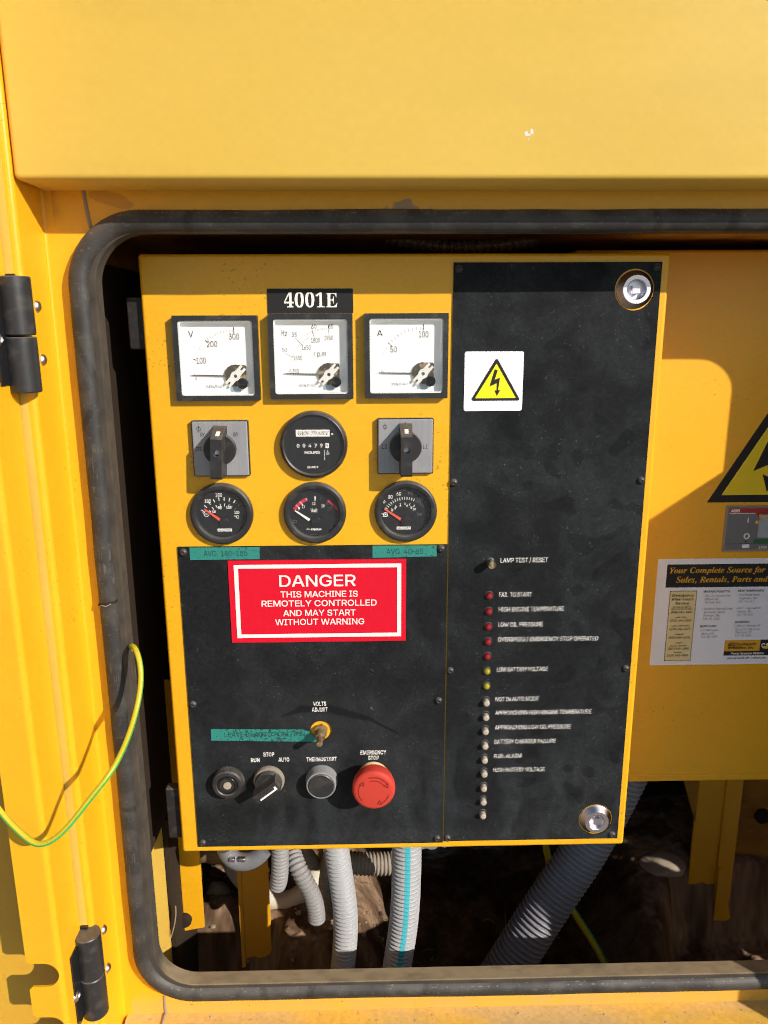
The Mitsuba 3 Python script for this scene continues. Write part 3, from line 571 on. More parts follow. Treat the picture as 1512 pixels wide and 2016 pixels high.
def band(c, a0, a1, r0, r1): 
    t = np.radians(np.linspace(a0, a1, 12)); return Polygon(np.vstack([np.c_[c[0] + r0 * np.cos(t), c[1] + r0 * np.sin(t)], np.c_[c[0] + r1 * np.cos(t), c[1] + r1 * np.sin(t)][::-1]]))
gauge('battery_gauge', 'round Volt gauge with a white needle and dark red bands, middle of the bottom row', -48.4, 351.7,
      [W('13', -1.0, 8.0, 2.6, 2.9), W('11', -10.4, 5.2, 2.6, 2.7), W('9', -14.4, 3.4, 2.6, 1.6), W('Volt', -.8, 1.7, 3.4, 6.0, 640), W('15', 7.4, 5.9, 2.6, 2.9)] + arc_ticks(h2, 90.6, 90.6, 1, 19.5, 23.6, 1.1) + arc_ticks(h2, 139, 139, 1, 18.8, 23.6, .9) + arc_ticks(h2, 127, 127, 1, 18.8, 23.6, .9) + arc_ticks(h2, 111, 111, 1, 20.5, 23.6, .5)
      + [W('equus', .6, -15.8, 2.4, 9.6, 800), bar(-8, -16.6, -6.4, -14.8, .5), bar(-6.6, -16.4, -5, -16.0, .5)], [band(h2, 150, 112, 20.6, 23.6), band(h2, 60, 28, 21.2, 23.4)], ((-5.0, -7.0), (-18.0, 2.0)), h2, 'white_print',
      [W('17', 12.9, 3.0, 2.6, 2.8, 450), sbox(-20.4, -10, -17, -7.4).difference(sbox(-19.9, -9.5, -17.5, -7.9)), W('•••••', -2, -21.2, 1, 6)] + arc_ticks(h2, 77, 77, 1, 21, 23.4, .4) + arc_ticks(h2, 58, 58, 1, 18.8, 23.4, .5) + arc_ticks(h2, 42, 42, 1, 18.8, 23.4, .5))
h3 = (-.2, -9.2)
OIL = [Point(-18.4, -3.4).buffer(2.2).difference(Point(-18.4, -3.4).buffer(1.5)), Point(-18.4, -3.2).buffer(.8), bar(-22, -2.6, -20.4, -3, .6), bar(-18.4, -1.2, -16, -1.4, .6), bar(-21, -5.2, -15.8, -4.8, .5)]
gauge('oil_pressure_gauge', 'round oil pressure gauge marked bar with a red needle, rightmost in the bottom row', 34.2, 352.3,
      [W('0', -19.6, 8.6, 2.8, 2.2), W('30', -14.0, 13.1, 3.4, 4.2), W('60', -6.2, 15.9, 3.4, 4.2, 480), W('0', -12.3, .6, 2.1), W('2', -9.5, 2.7, 2.1), W('4', -4.8, 4.8, 2.1), W('6', 1.5, 4.8, 2.1), W('8', 5.2, 3, 2.1), W('10', 7.9, 1.5, 2.1, 2.6)]
      + arc_ticks(h3, 146, 68, 14, 19.6, 22.2, .62) + arc_ticks(h3, 138, 60, 6, 14.6, 17.0, .55) + BADGE(-1.6, -16.3) + OIL, None, ((-4.0, -8.0), (-19.6, 2.4)), h3, 'red_needle',
      [W('90', 4.3, 16.1, 3.2, 4.4, 430), W('150', 13.5, 10.3, 3.4, 6.2, 430), W('PSI', -2.2, 19.8, 2.0, 4, 430), W('bar', 13.0, -3.1, 3.4, 5.2, 430)] + arc_ticks(h3, 62, 38, 7, 19.6, 22.2, .45))
n_ = 'hour_meter'; x, z = -47.8, 414.2
tag(n_, 'round black hour counter reading 00479 between the two grey selectors', 'hour meter')
put(f'{n_}__bezel', lathe([(29.4, 0), (30, .6), (30, 5.2), (29, 7.2), (27.2, 8.2), (26.2, 7.6), (26.0, 6.2), (26.0, .3)], x, z, 0, 80), 'black_plastic', 50)
d_ = put(f'{n_}__dial', disc(x, z, 26.4, -5.0), 'dial_black', 30)
nm = unary_union([words(bold_serif('GEN'), x - 8.9, z + 10.4, 3.4, 9.6, font='math'), Polygon([(x - 3, z + 7.9), (x + .6, z + 11), (x - .8, z + 11), (x + 1.2, z + 13), (x - 1.8, z + 11.6), (x - .6, z + 10.4)])])
nm2 = words(bold_serif('PART'), x + 6.9, z + 10.4, 3.4, 13, font='math')
print_on(f'{d_}__badge', sbox(x - 15.4, z + 7.4, x + 14.4, z + 13.4).difference(nm).difference(nm2.difference(nm2.buffer(-.28))), -5.0, 'white_print')
print_on(f'{d_}__lettering', [W('HOURS', x - 1.4, z - 6.8, 2.6, 13.4, 720), W('QUARTZ', x - 1.1, z - 20, 1.9, 9.6, 640), bar(x + 9.6, z - 4.4, x + 9.6, z - 13.8, .45), W('1', x + 12.3, z - 5.4, 1.8), W('10', x + 12.4, z - 7.9, 1.9, 2.6), W('®', x + 16.6, z + 9.2, 2.4)] , -5.0, 'white_print')
put(f'{d_}__counter', front(sbox(x - 16, z - 3, x + 14.6, z + 1.6), -5.25, .2), 'black_gloss', False)
for k, s in enumerate('00479'): print_on(f'{d_}__digit', W(s, x - 13.7 + 5.15 * k, z - .7, 3.4, 2.3, 640), -5.25, 'white_print')
put(f'{d_}__tenths_wheel', front(sbox(x + 10.4, z - 2.9, x + 13.6, z + 1.5).difference(W('5', x + 12, z - .6, 2.6, 1.4)), -5.4, .2), 'white_print', False)
glass_disc(f'{n_}__glass', x, z, 26.1, -7.0)

# ------------------------------------------------------------------ stickers on the panel
tag('danger_sign', 'bright red DANGER sign with white border and white capitals', 'warning sign')
put('danger_sign__sheet', front(sbox(-129.7, 225.6, 34.8, 306.8), -2.6, 0.95), 'red_sign', False)
print_on('danger_sign__border', sbox(-124.4, 230.4, 30.2, 302.6).difference(sbox(-120.6, 234.0, 26.4, 299.0)), -2.6, 'white_print', .2)
for s, x, z, h, w_ in [('DANGER', -47.6, 286.6, 11.2, 71), ('THIS MACHINE IS', -46.3, 273.5, 6.0, 72), ('REMOTELY CONTROLLED', -46.5, 264.5, 6.0, 107.5), ('AND MAY START', -46.4, 254.9, 6.0, 68), ('WITHOUT WARNING', -46.4, 245.9, 6.0, 83.5)]:
    print_on('danger_sign__lettering', words(s, x, z, h, w_, weight=520), -2.6, 'white_print', .2)
tag('shock_warning_sticker', 'small white square sticker with a yellow lightning triangle on the tall black faceplate', 'warning sticker')
put('shock_warning_sticker__sheet', front(rrect(85.3, 137, 442.9, 494.6, 2), -2.1, .45), 'white_dial', False)
T0 = tri([(113.2, 489.6), (90.8, 451.8), (135.4, 451.8)], 1.6)
print_on('shock_warning_sticker__triangle_border', T0, -2.1, 'black_print', .16)
T1 = tri([(113.2, 484.2), (95.0, 454.2), (131.2, 454.2)], .4)
print_on('shock_warning_sticker__triangle', T1, -2.3, 'sign_yellow', .16)
bolt = Polygon([(111.6, 479.2), (114.4, 478.4), (111.9, 470.2), (116.6, 472.0), (115.1, 461.0), (117.2, 461.6), (114.2, 456.0), (112.0, 461.0), (113.7, 460.8), (113.9, 467.2), (107.6, 464.4)])
print_on('shock_warning_sticker__bolt', bolt, -2.5, 'black_print', .16)
def tape(name, label, poly, s, x, z, h, w_, y=-2.0):
    tag(name, label, 'label tape', 'green embossed label tapes')
    put(f'{name}__strip', front(poly, y, .35), 'teal_tape', False)
    print_on(f'{name}__lettering', words(s, x, z, h, w_, weight=430), y, 'teal_print')
tape('label_tape', 'green tape reading AVG. 180-185 under the temperature gauge', Polygon([(-164, 319.6), (-100, 319.4), (-100.3, 307.9), (-164.2, 307.6)]), 'AVG. 180–185', -131.5, 313.6, 5.2, 40)
tape('label_tape_001', 'green tape reading AVG. 40-65 under the oil pressure gauge', Polygon([(3.8, 319.6), (62.9, 319.5), (63.2, 308.9), (3.7, 308)]), 'AVG. 40–65', 33.5, 313.9, 5.2, 34)
tape('label_tape_002', 'worn green tape reading LEAVE IN AUTO POSITION beside the volts knob', Polygon([(-154.9, 135.5), (-66, 133.6), (-59, 131), (-49, 120), (-155.3, 123)]), 'LEAVE IN AUTO POSITION', -103, 129, 5.0, 78)

# ------------------------------------------------------------------ controls at the bottom left of the panel
def knurl(R0, h0, h1, x, z, n=60, depth=.5):
    a = np.arange(n * 2) / (n * 2) * 2 * math.pi; r = R0 - depth * (np.arange(n * 2) % 2)
    return front(Polygon(np.c_[x + r * np.cos(a), z + r * np.sin(a)]), YF - h1, h1 - h0)
k = 'volts_adjuster'; x, z = -48, 132
tag(k, 'rusty brass adjuster shaft sticking out under the words VOLTS ADJUST', 'adjuster knob')
hexg = Polygon([(x + 7 * math.cos(a), z + 7 * math.sin(a)) for a in np.arange(6) * math.pi / 3 + .3])
put(f'{k}__nut', front(hexg, -5, 4.9), 'brass', 20); put(f'{k}__bushing', lathe([(0, 0), (4.8, 0), (4.8, 11), (4.2, 12), (0, 12)], x, z, -3, 32), 'brass', 40)
put(f'{k}__shaft', lathe([(0, 0), (3.1, 0), (3.1, 23.4), (2.7, 24), (0, 24)], x, z, -3, 32), 'brass', 40)
k = 'key_lock'; x, z = -140.2, 79.0
tag(k, 'round black key lock with a pale dirty centre, leftmost of the bottom controls', 'key lock')
put(f'{k}__bezel', [knurl(15.6, 0, 6.5, x, z, 70, .45), lathe([(15.0, 6.5), (15.0, 8.6), (14, 9.8), (11, 10.2), (9.5, 9.0), (0, 9.0)], x, z, YF, 56)], 'black_plastic', 35)
put(f'{k}__ring', lathe([(7.6, 0), (9.2, 0), (9.2, 1.4), (8.8, 1.8), (8.0, 1.8), (7.6, 1.2)], x, z, YF - 8.8, 48), 'black_gloss', 35)
put(f'{k}__plug', lathe([(0, 0), (3.8, 0), (3.8, 1.2), (0, 1.4)], x, z, YF - 8.9, 32), 'debris', 35)
k = 'mode_switch'; x, z = -100.4, 79.2
tag(k, 'black three position knob marked RUN, STOP and AUTO, turned to AUTO', 'rotary switch')
put(f'{k}__collar', lathe([(0, 0), (15.2, 0), (15.2, 3.4), (14.4, 5.0), (0, 5.0)], x, z, YF, 56), 'hose_tan', 40)
put(f'{k}__knob', lathe([(0, 4), (13.2, 4), (13.2, 10), (12.6, 11), (0, 11)], x, z, YF, 56), 'black_plastic', 40)
grip = trimesh.creation.extrude_polygon(Polygon([(-5.2, 0), (5.2, 0), (3.9, 13.5), (-3.9, 13.5)]).buffer(-.6).buffer(.6, 4), 27.5, engine='earcut')   # across, out
grip.apply_translation([0, 0, -13.75])
e = math.radians(38); ax = np.array([math.cos(e), 0, math.sin(e)]); cr = np.array([-math.sin(e), 0, math.cos(e)]); M4 = np.eye(4)
M4[:3, 0] = cr; M4[:3, 1] = [0, -1, 0]; M4[:3, 2] = ax; M4[:3, 3] = [x, YF - 9.5, z]
if np.linalg.det(M4[:3, :3]) < 0: grip.apply_scale([-1, 1, 1]); grip.invert() if grip.volume < 0 else None
grip.apply_transform(M4)
if grip.volume < 0: grip.invert()
put(f'{k}__grip', grip, 'black_plastic', 35)
mk = front(unary_union([sbox(-9.5, -3.5, 9.8, -1.7), sbox(9.0, -3.5, 11.2, 0.5)]), -0.15, .3)
mk.apply_transform(trimesh.transformations.rotation_matrix(e, [0, -1, 0])); mk.apply_translation([x, YF - 23.0, z]); put(f'{k}__pointer_mark', mk, 'white_print', False)
k = 'start_button'; x, z = -48.4, 78.6
tag(k, 'round flat black push button under the word THERMOSTART', 'push button')
put(f'{k}__bezel', lathe([(0, 0), (15.8, 0), (15.8, 2.2), (15.0, 3.4), (14.8, 10.6), (14.2, 11.6), (13.4, 11.8), (13.0, 11.2), (0, 11)], x, z, YF, 64), 'silver_plate', 40)
put(f'{k}__cap', lathe([(0, 0), (12.6, 0), (12.6, 1.2), (11.8, 1.9), (0, 1.5)], x, z, YF - 10.9, 56), 'black_plastic', 40)
k = 'emergency_stop_button'; x, z = 3.1, 84.2
tag(k, 'red mushroom emergency stop button with arrows on its face', 'emergency stop button')
put(f'{k}__collar', lathe([(0, 0), (14.0, 0), (14.0, 3), (12.6, 5), (12.6, 17), (0, 17)], x, z - 1.6, 0, 56), 'paper_tan', 40)
put(f'{k}__skirt', knurl(19.4, 14.5, 20.5, x, z, 64, .6), 'red_plastic', 25)
hd = put(f'{k}__head', lathe([(0, 20.4), (20.0, 20.4), (20.6, 21.4), (20.6, 27.2), (19.9, 28.9), (18.2, 30.2), (16, 30.8), (0, 31.2)], x, z, YF, 80), 'red_plastic', 40)
ar = []
for a0, a1 in ((108, 32), (222, 150), (342, 300)):
    ar.append(band((x, z), a0, a1, 14.5, 15.1)); ar.append(band((x, z), a0, a1, 11.0, 11.6)) if a0 == 108 else None
    t = math.radians(a1); q = np.array([x + 13.6 * math.cos(t), z + 13.6 * math.sin(t)]); u = np.array([math.sin(t), -math.cos(t)]); v_ = np.array([math.cos(t), math.sin(t)])
    tip = Polygon([q + v_ * 2.6, q + u * 4.2, q - v_ * 2.8]); ar.append(tip.difference(tip.buffer(-.55)))
put(f'{hd}__arrows', front(unary_union(ar), YF - 31.3, .4), 'red_arrow', False)

# ------------------------------------------------------------------ lamps and the reset button on the tall faceplate
k = 'reset_button'
tag(k, 'small round button with an olive tip beside LAMP TEST / RESET', 'push button')
put(f'{k}__stem', lathe([(0, 0), (4.2, 0), (4.2, 1.0), (3.3, 1.6), (3.3, 8.5), (0, 8.5)], 113, 303, YF, 32), 'black_plastic', 40)
put(f'{k}__cap', lathe([(0, 0), (3.9, 0), (3.9, 2.6), (3.2, 3.6), (0, 3.9)], 113, 303, YF - 8.4, 32), 'mechanism', 40)
NAMES = ['beside FAIL TO START', 'beside HIGH ENGINE TEMPERATURE', 'beside LOW OIL PRESSURE', 'beside OVERSPEED / EMERGENCY STOP OPERATED', 'without a legend, lowest of the red ones', 'beside LOW BATTERY VOLTAGE', 'without a legend, lower of the two amber ones',
         'beside NOT IN AUTO MODE', 'beside APPROACHING HIGH ENGINE TEMPERATURE', 'beside APPROACHING LOW OIL PRESSURE', 'beside BATTERY CHARGER FAILURE', 'beside FUEL ALARM', 'beside HIGH BATTERY VOLTAGE', 'without a legend, third from the bottom', 'without a legend, second from the bottom', 'without a legend, lowest in the column']
ZS = [270, 254.3, 239, 223.7, 208.6, 193.3, 177.7, 162, 146.5, 131.3, 115.4, 99.9, 84.5, 68.5, 53.1, 37.5]
for q, (nm, z) in enumerate(zip(NAMES, ZS)):
    key = 'indicator_lamp' if q == 0 else f'indicator_lamp_{q:03d}'; col = 'red' if q < 5 else 'amber' if q < 7 else 'clear'
    tag(key, f"{'pale white' if col == 'clear' else col} indicator lamp {nm}", 'indicator lamp', 'indicator lamps in a column')
    put(f'{key}__socket', lathe([(3.3, 0), (4.3, 0), (4.3, .5), (3.9, .9), (3.3, .9)], 113, z, YF, 28), 'black_plastic', 40)
    if col == 'clear': prof_ = [(0, 0), (3.15, 0), (3.15, 4.4), (2.8, 5.3), (1.8, 5.7), (0, 5.8)]
    else: prof_ = [(0, 0), (3.25, 0), (3.25, 1.0), (2.9, 2.3), (2.1, 3.2), (1.1, 3.7), (0, 3.8)]
    put(f'{key}__lens', lathe(prof_, 113, z - (1.2 if col == 'clear' else .4), YF, 32), f'{col}_lens', 60)

# ------------------------------------------------------------------ the two square key latches
def latch(name, label, x, z):
    tag(name, label, 'latch', 'round chrome quarter turn latches')
    put(f'{name}__rim', lathe([(11.2, 0), (15.9, 0), (15.9, 1.0), (15.0, 2.0), (13.2, 4.6), (11.8, 6.4), (8.6, 6.4), (7.8, 5.8), (7.8, .2)], x, z, 0, 64), 'chrome', 35)
    put(f'{name}__well', lathe([(0, 0), (8.2, 0), (8.2, .5), (0, .5)], x, z, 0, 40), 'steel', 35)
    sq = affinity.rotate(sbox(x - 3.2, z - 3.2, x + 3.2, z + 3.2), 4)
    put(f'{name}__square_key', front(sq, -5.0, 4.6), 'steel', False)
latch('latch', 'chrome square key latch in the top right corner of the black faceplate', 230.6, 546)
latch('latch_001', 'chrome square key latch in the bottom right corner of the black faceplate', 228.8, 27.2)

# ------------------------------------------------------------------ the breaker cabinet at the right
K = 'breaker_cabinet'
tag(K, 'shaded yellow steel cabinet set back to the right of the control panel', 'cabinet')
put(f'{K}__body', rbox(200, 760, 86, 330, 12.5, 586, 3, 10), 'yellow', 40)
put(f'{K}__lip', rbox(262, 758, 85.2, 90, 13, 21, .8), 'yellow', 40)
tag('high_voltage_sign', 'large yellow triangle with a black border and lightning arrow on the set back cabinet', 'warning sign')
cx_ = 418.0
put('high_voltage_sign__border', front(Polygon([(350.8, 337.2), (485.2, 337.2), (cx_, 453.6)]), 85.4, .5), 'black_print', False)
print_on('high_voltage_sign__triangle', Polygon([(364.8, 344.9), (471.2, 344.9), (cx_, 437.0)]), 85.4, 'sign_yellow_large', .2)
print_on('high_voltage_sign__arrow', [Polygon([(395.2, 370.0), (418, 430), (424, 428), (417, 392), (432, 398), (421, 360), (411.4, 348.5 + 0), (405.3, 366.6), (411, 363.5), (412.5, 377.5)]).intersection(Polygon([(395, 369.8), (418, 431), (440, 400), (421, 378), (395.2, 369.8)])), Polygon([(405.3, 366.6), (411.6, 348.2), (426, 361), (417.5, 362.6), (419, 375), (412.5, 373.6), (411.6, 363.8)])], 85.2, 'black_print', .2)
B_ = 'circuit_breaker'
tag(B_, 'grey circuit breaker with a red top band, a dial window and a 100A mark', 'circuit breaker')
put(f'{B_}__surround', front(rrect(371, 470, 284, 333.6, 1).difference(rrect(373.4, 467.6, 286.2, 331.6, 1)), 85.0, .9), 'hose_tan', False)
k = put(f'{B_}__face', rbox(373.4, 467.6, 84.2, 86, 286.2, 331.6, .6), 'breaker_grey', 35)
print_on(f'{B_}__red_band', [sbox(375, 326.2, 467, 330.8), Polygon([(401.5, 326.4), (467, 326.4), (467, 321.5), (405.6, 321.5)])], 84.2, 'breaker_red', .2)
print_on(f'{B_}__lettering', [words('ABB', 380.6, 328.5, 3.2, 9.4, weight=750), sbox(374.8, 325.0, 401.7, 325.7), bar(395.1, 315.5, 395.1, 321, 1.1), Point(395.4, 301).buffer(3.2).difference(Point(395.4, 301).buffer(2.0)), words('100A', 414, 288.8, 2.9, 9, weight=450)], 84.2, 'white_print', .25)
put(f'{B_}__toggle', rbox(405.6, 424, 78, 84.4, 320.5, 325.2, 1), 'clear_lens', 40)
put(f'{B_}__window', front(rrect(406.7, 440, 299.4, 320, 1), 83.7, .6), 'breaker_window', False)
put(f'{B_}__green_band', front(sbox(403.2, 293.5, 440, 297.4), 83.8, .5), 'breaker_green', False)
put(f'{B_}__button', rbox(391.6, 399, 83.0, 84.4, 288.4, 292.2, .4), 'paper', 40)
put(f'{B_}__mark', [front(sbox(403, 314.6, 406, 317.6), 83.9, .4)], 'sign_yellow_large', False)
put(f'{B_}__hole', [front(Point(395.1, 295.3).buffer(.9), 83.9, .4), front(bar(374, 292.7, 466, 292.7, .35), 83.95, .3)], 'black_print', False)
N_ = 'dealer_notice'
tag(N_, 'white dealer notice with a black and gold headline stuck below the circuit breaker', 'notice')
put(f'{N_}__sheet', front(sbox(304.9, 155.6, 486, 276.4), 85.4, .5), 'paper', False)
print_on(f'{N_}__headline_band', sbox(315, 244.7, 476, 270.4), 85.4, 'black_print', .16)
print_on(f'{N_}__side_box', sbox(320.6, 160.8, 349, 240.6), 85.4, 'paper_tan', .12)
print_on(f'{N_}__side_frame', sbox(320.3, 160.5, 349.3, 240.9).difference(sbox(320.8, 161, 348.8, 240.4)), 85.25, 'black_print', .14)
HEAD = [('Your Complete Source for', 318.0, 263.5, 102.2), ('Sales, Rentals, Parts and', 325.4, 253.1, 98.8)]
for s, x, z, w_ in HEAD: print_on(f'{N_}__headline', words(bold_serif(s, True), x, z + .4, 6.4, w_, 'l', font='math'), 85.2, 'paper_gold', .18)
SIDE = [('Emergency', 323.1, 235.9, 23.0, 3), ('After-Hours', 322.8, 231.5, 23.5, 3), ('Service', 327.4, 226.9, 14.5, 3), ('MASSACHUSETTS', 324.6, 222.6, 19.9, 1.5), ('AND RHODE ISLAND', 323.2, 220.3, 22.9, 1.5), ('(508) 634-3400', 323.2, 216.9, 23.2, 2.5), ('NEW YORK', 328.3, 210.8, 12.5, 1.5), ('(518) 465-5255', 323.3, 207.3, 22.9, 2.5), ('NEW HAMPSHIRE', 325, 201.1, 19.5, 1.5), ('(603) 746-4671', 323.4, 197.5, 22.6, 2.5), ('VERMONT', 329.2, 191.3, 11, 1.5), ('(802) 434-4228', 323.3, 187.7, 23, 2.5), ('MAINE', 331.3, 181.5, 7.1, 1.5), ('Central / Northern', 325.6, 178.2, 18.5, 1.6), ('(207) 989-1890', 323.6, 174.7, 22.8, 2.5), ('Southern', 330.3, 170.4, 9.2, 1.6), ('(207) 883-9586', 323.6, 166.9, 22.9, 2.5)]
COLS = [('MASSACHUSETTS', 356.3, 239.8, 28.3, 2.4, 800), ('• 100-101 Quarry Drive', 356.4, 235.1, 29.2, 2.3, 420), ('Milford, MA', 358.6, 231.2, 14.5, 2.3, 420), ('508-634-3400', 358.7, 227.4, 17.4, 2.3, 420), ('• Wareham Industrial Park', 356.6, 220.2, 33.3, 2.3, 420), ('14 Kendrick Road', 358.6, 216.4, 22.9, 2.3, 420), ('Wareham, MA', 358.6, 212.5, 17.7, 2.3, 420), ('508-291-1200', 358.7, 208.7, 17.6, 2.3, 420), ('NEW YORK', 356.3, 200.4, 17.6, 2.4, 800), ('• 90 Harts Lane', 356.6, 195.8, 19.8, 2.3, 420), ('Albany, NY', 358.4, 191.8, 14, 2.3, 420), ('518-465-5259', 358.5, 188.2, 17.5, 2.3, 420),
        ('NEW HAMPSHIRE', 393.1, 240.3, 28.2, 2.4, 800), ('• 554 Maple Street', 393.3, 235.7, 24, 2.3, 420), ('Hopkinton, NH', 395.4, 231.8, 18.8, 2.3, 420), ('603-746-4611', 395.2, 228.2, 17.4, 2.3, 420), ('• Exit 7, Interstate 89', 393.4, 220.7, 26.8, 2.3, 420), ('Warner, NH', 395.3, 216.7, 14.8, 2.3, 420), ('603-746-4671', 395.3, 213.2, 17.5, 2.3, 420), ('VERMONT', 393.5, 204.7, 16.3, 2.4, 800), ('• Exit 11, Interstate 89', 393.5, 200.5, 28.4, 2.3, 420), ('Rte 2, One Cat Lane', 395.3, 196.4, 26.3, 2.3, 420), ('Richmond, VT', 395.6, 192.8, 17.9, 2.3, 420), ('802-434-4228', 395.5, 189, 17.6, 2.3, 420)]
print_on(f'{N_}__side_lettering', [words(s, x, z, h, w_, 'l', weight=700, px=40) for s, x, z, w_, h in SIDE], 85.25, 'black_print', .14)
print_on(f'{N_}__lettering', [words(s, x, z, h, w_, 'l', weight=wt, px=40) for s, x, z, w_, h, wt in COLS] + [words('www.southworth-milton.com', 389.7, 163, 2.6, 42.6, 'l', weight=700, px=40)], 85.4, 'black_print', .12)
print_on(f'{N_}__logo_gold', sbox(385, 171, 424, 183.8), 85.4, 'paper_gold', .14)
print_on(f'{N_}__logo_black', [sbox(424, 171, 446, 184), sbox(385, 165.8, 446, 171)], 85.4, 'black_print', .14)
SM = [sbox(389.3, 177.2, 396.9, 180.8).difference(sbox(390.6, 178.0, 397.2, 178.7)).difference(sbox(389, 179.4, 395.6, 180.0)), Polygon([(389.3, 173.6), (389.3, 176.7), (391, 176.7), (393.1, 175.2), (395.2, 176.7), (396.9, 176.7), (396.9, 173.6), (395.4, 173.6), (395.4, 175.2), (393.1, 173.8), (390.8, 175.2), (390.8, 173.6)])]
print_on(f'{N_}__logo_lettering', SM + [words('Southworth-', 397.8, 179.2, 3.2, 23.2, 'l', weight=750), words('Milton, Inc.', 397.7, 175.1, 3.2, 20.1, 'l', weight=750)], 85.24, 'black_print', .14)
print_on(f'{N_}__logo_white_lettering', [words('CAT', 425.6, 177.4, 5.4, 12.6, 'l', weight=850), words('Power Systems Division', 392.9, 168.4, 2.6, 35.8, 'l', weight=750, shear=.15)], 85.24, 'white_print', .14)
print_on(f'{N_}__logo_triangle', Polygon([(427.5, 173.6), (436.5, 173.6), (432, 178.4)]), 85.06, 'sign_yellow_large', .12)

# ------------------------------------------------------------------ conduits, wires and odds and ends inside the machine
tag('grey_conduit', 'light grey corrugated conduit hanging straight below the control panel, without a stripe', 'conduit', 'corrugated conduits under the control panel')
put('grey_conduit__hose', ribbed([(-41, 48, 30), (-38, 47, -35), (-31, 45, -95), (-29, 45, -130), (-31, 46, -170), (-37, 50, -225), (-48, 60, -300)], 13.8, 5.2, .2), 'hose_grey', True)
tag('striped_conduit', 'light grey corrugated conduit with a blue green stripe below the control panel', 'conduit', 'corrugated conduits under the control panel')
sp = [(38, 47, 30), (39, 46, -35), (38.5, 45, -80), (36.5, 45, -125), (31.5, 45, -170), (24, 48, -225), (10, 56, -300)]
put('striped_conduit__hose', ribbed(sp, 16.3, 5.2, .2), 'hose_grey', True)
p_, t_ = smooth_path(sp, 5.2 / 7); ph = np.clip(1.35 * (.5 + .5 * np.cos(2 * math.pi * np.mod(t_ / 5.2, 1))), 0, 1); rad = 16.3 * (1 - .2 * (1 - ph)) + .25
ang = np.radians(np.linspace(-11, 11, 7)) ; tan = np.gradient(p_, axis=0); tan /= np.linalg.norm(tan, axis=1, keepdims=True)
bx_ = np.cross(tan, [0, -1, 0]); bx_ /= np.linalg.norm(bx_, axis=1, keepdims=True); bx_ *= np.sign(bx_[:, :1]); fy = np.cross(bx_, tan); fy *= np.where(fy[:, 1:2] > 0, -1, 1)
sv = p_[:, None] + rad[:, None, None] * (np.sin(ang + .02)[None, :, None] * bx_[:, None] + np.cos(ang)[None, :, None] * fy[:, None])
nq, mq = sv.shape[:2]; i, j = np.meshgrid(np.arange(nq - 1), np.arange(mq - 1), indexing='ij'); a = i * mq + j
st = trimesh.Trimesh(sv.reshape(-1, 3), np.concatenate([np.stack([a, a + mq, a + mq + 1], -1).reshape(-1, 3), np.stack([a, a + mq + 1, a + 1], -1).reshape(-1, 3)]), process=False)
put('striped_conduit__stripe', st, 'hose_stripe', True)
tag('large_conduit', 'thick dark grey corrugated conduit slanting down to the left behind the panel corner', 'conduit')
put('large_conduit__hose', ribbed([(335, 150, 60), (318, 148, 5), (292, 142, -55), (262, 135, -115), (229, 126, -165), (196, 116, -215), (160, 108, -275), (140, 106, -310)], 27.5, 6.5, .15, 36), 'hose_dark', True)
tag('crossing_conduit', 'short tan corrugated conduit running level behind the light grey hoses', 'conduit')
put('crossing_conduit__hose', ribbed([(-60, 108, -96), (-20, 112, -108), (25, 116, -112), (46, 119, -108)], 13.6, 4.6, .13), 'hose_tan', True)
tag('curved_conduit', 'grey brown corrugated conduit curving down to an open end at the left', 'conduit')
put('curved_conduit__hose', ribbed([(-93, 84, -50), (-87, 64, -58), (-80, 51, -66), (-73, 46, -78), (-66, 44, -93), (-62, 45, -112), (-61.5, 46, -130)], 9.8, 4.6, .17), 'hose_mid', True)
tag('short_conduit', 'grey corrugated conduit stub hanging left of the curving one', 'conduit')
put('short_conduit__hose', ribbed([(-100, 44, 5), (-99, 46, -35), (-101, 48, -72), (-104, 52, -86)], 9.6, 4.6, .17), 'hose_mid', True)
tag('broken_conduit', 'short tan corrugated conduit end behind the unstriped grey hose', 'conduit')
put('broken_conduit__hose', ribbed([(-44, 84, -70), (-48, 82, -95), (-51, 80, -122), (-47, 78, -150)], 11, 4.4, .13), 'hose_tan', True)
tag('upper_conduit', 'short grey corrugated conduit just under the panel edge above the curving one', 'conduit')
put('upper_conduit__hose', ribbed([(-92, 95, -60), (-80, 98, -78), (-68, 102, -100)], 9, 4.4, .13), 'hose_tan', True)
tag('cable_gland', 'grey plastic cable gland under the lower left of the panel', 'cable gland')
put('cable_gland__body', tube(smooth_path([(-158, 46, -34), (-146, 45, -50), (-130, 45, -49), (-116, 47, -36)], 3)[0], 9.5, 24), 'breaker_grey', 40)
for q in range(2): put('cable_gland__screw', rbox(-152 + 11 * q, -146.5 + 11 * q, 33, 38, -43, -38.5, 1), 'steel', 30)
tag('drain_elbow', 'cream plastic pipe elbow low behind the left hoses', 'pipe')
put('drain_elbow__pipe', tube(smooth_path([(-190, 215, -165), (-172, 204, -200), (-140, 198, -224), (-112, 196, -230), (-90, 200, -220), (-72, 210, -190)], 3)[0], 13, 28), 'pvc', 40)
tag('clay_pipe', 'dull brown pipe stub behind the left post top', 'pipe')
put('clay_pipe__pipe', tube([(-228, 150, -112), (-150, 150, -122)], 15, 28), 'clay', 40)
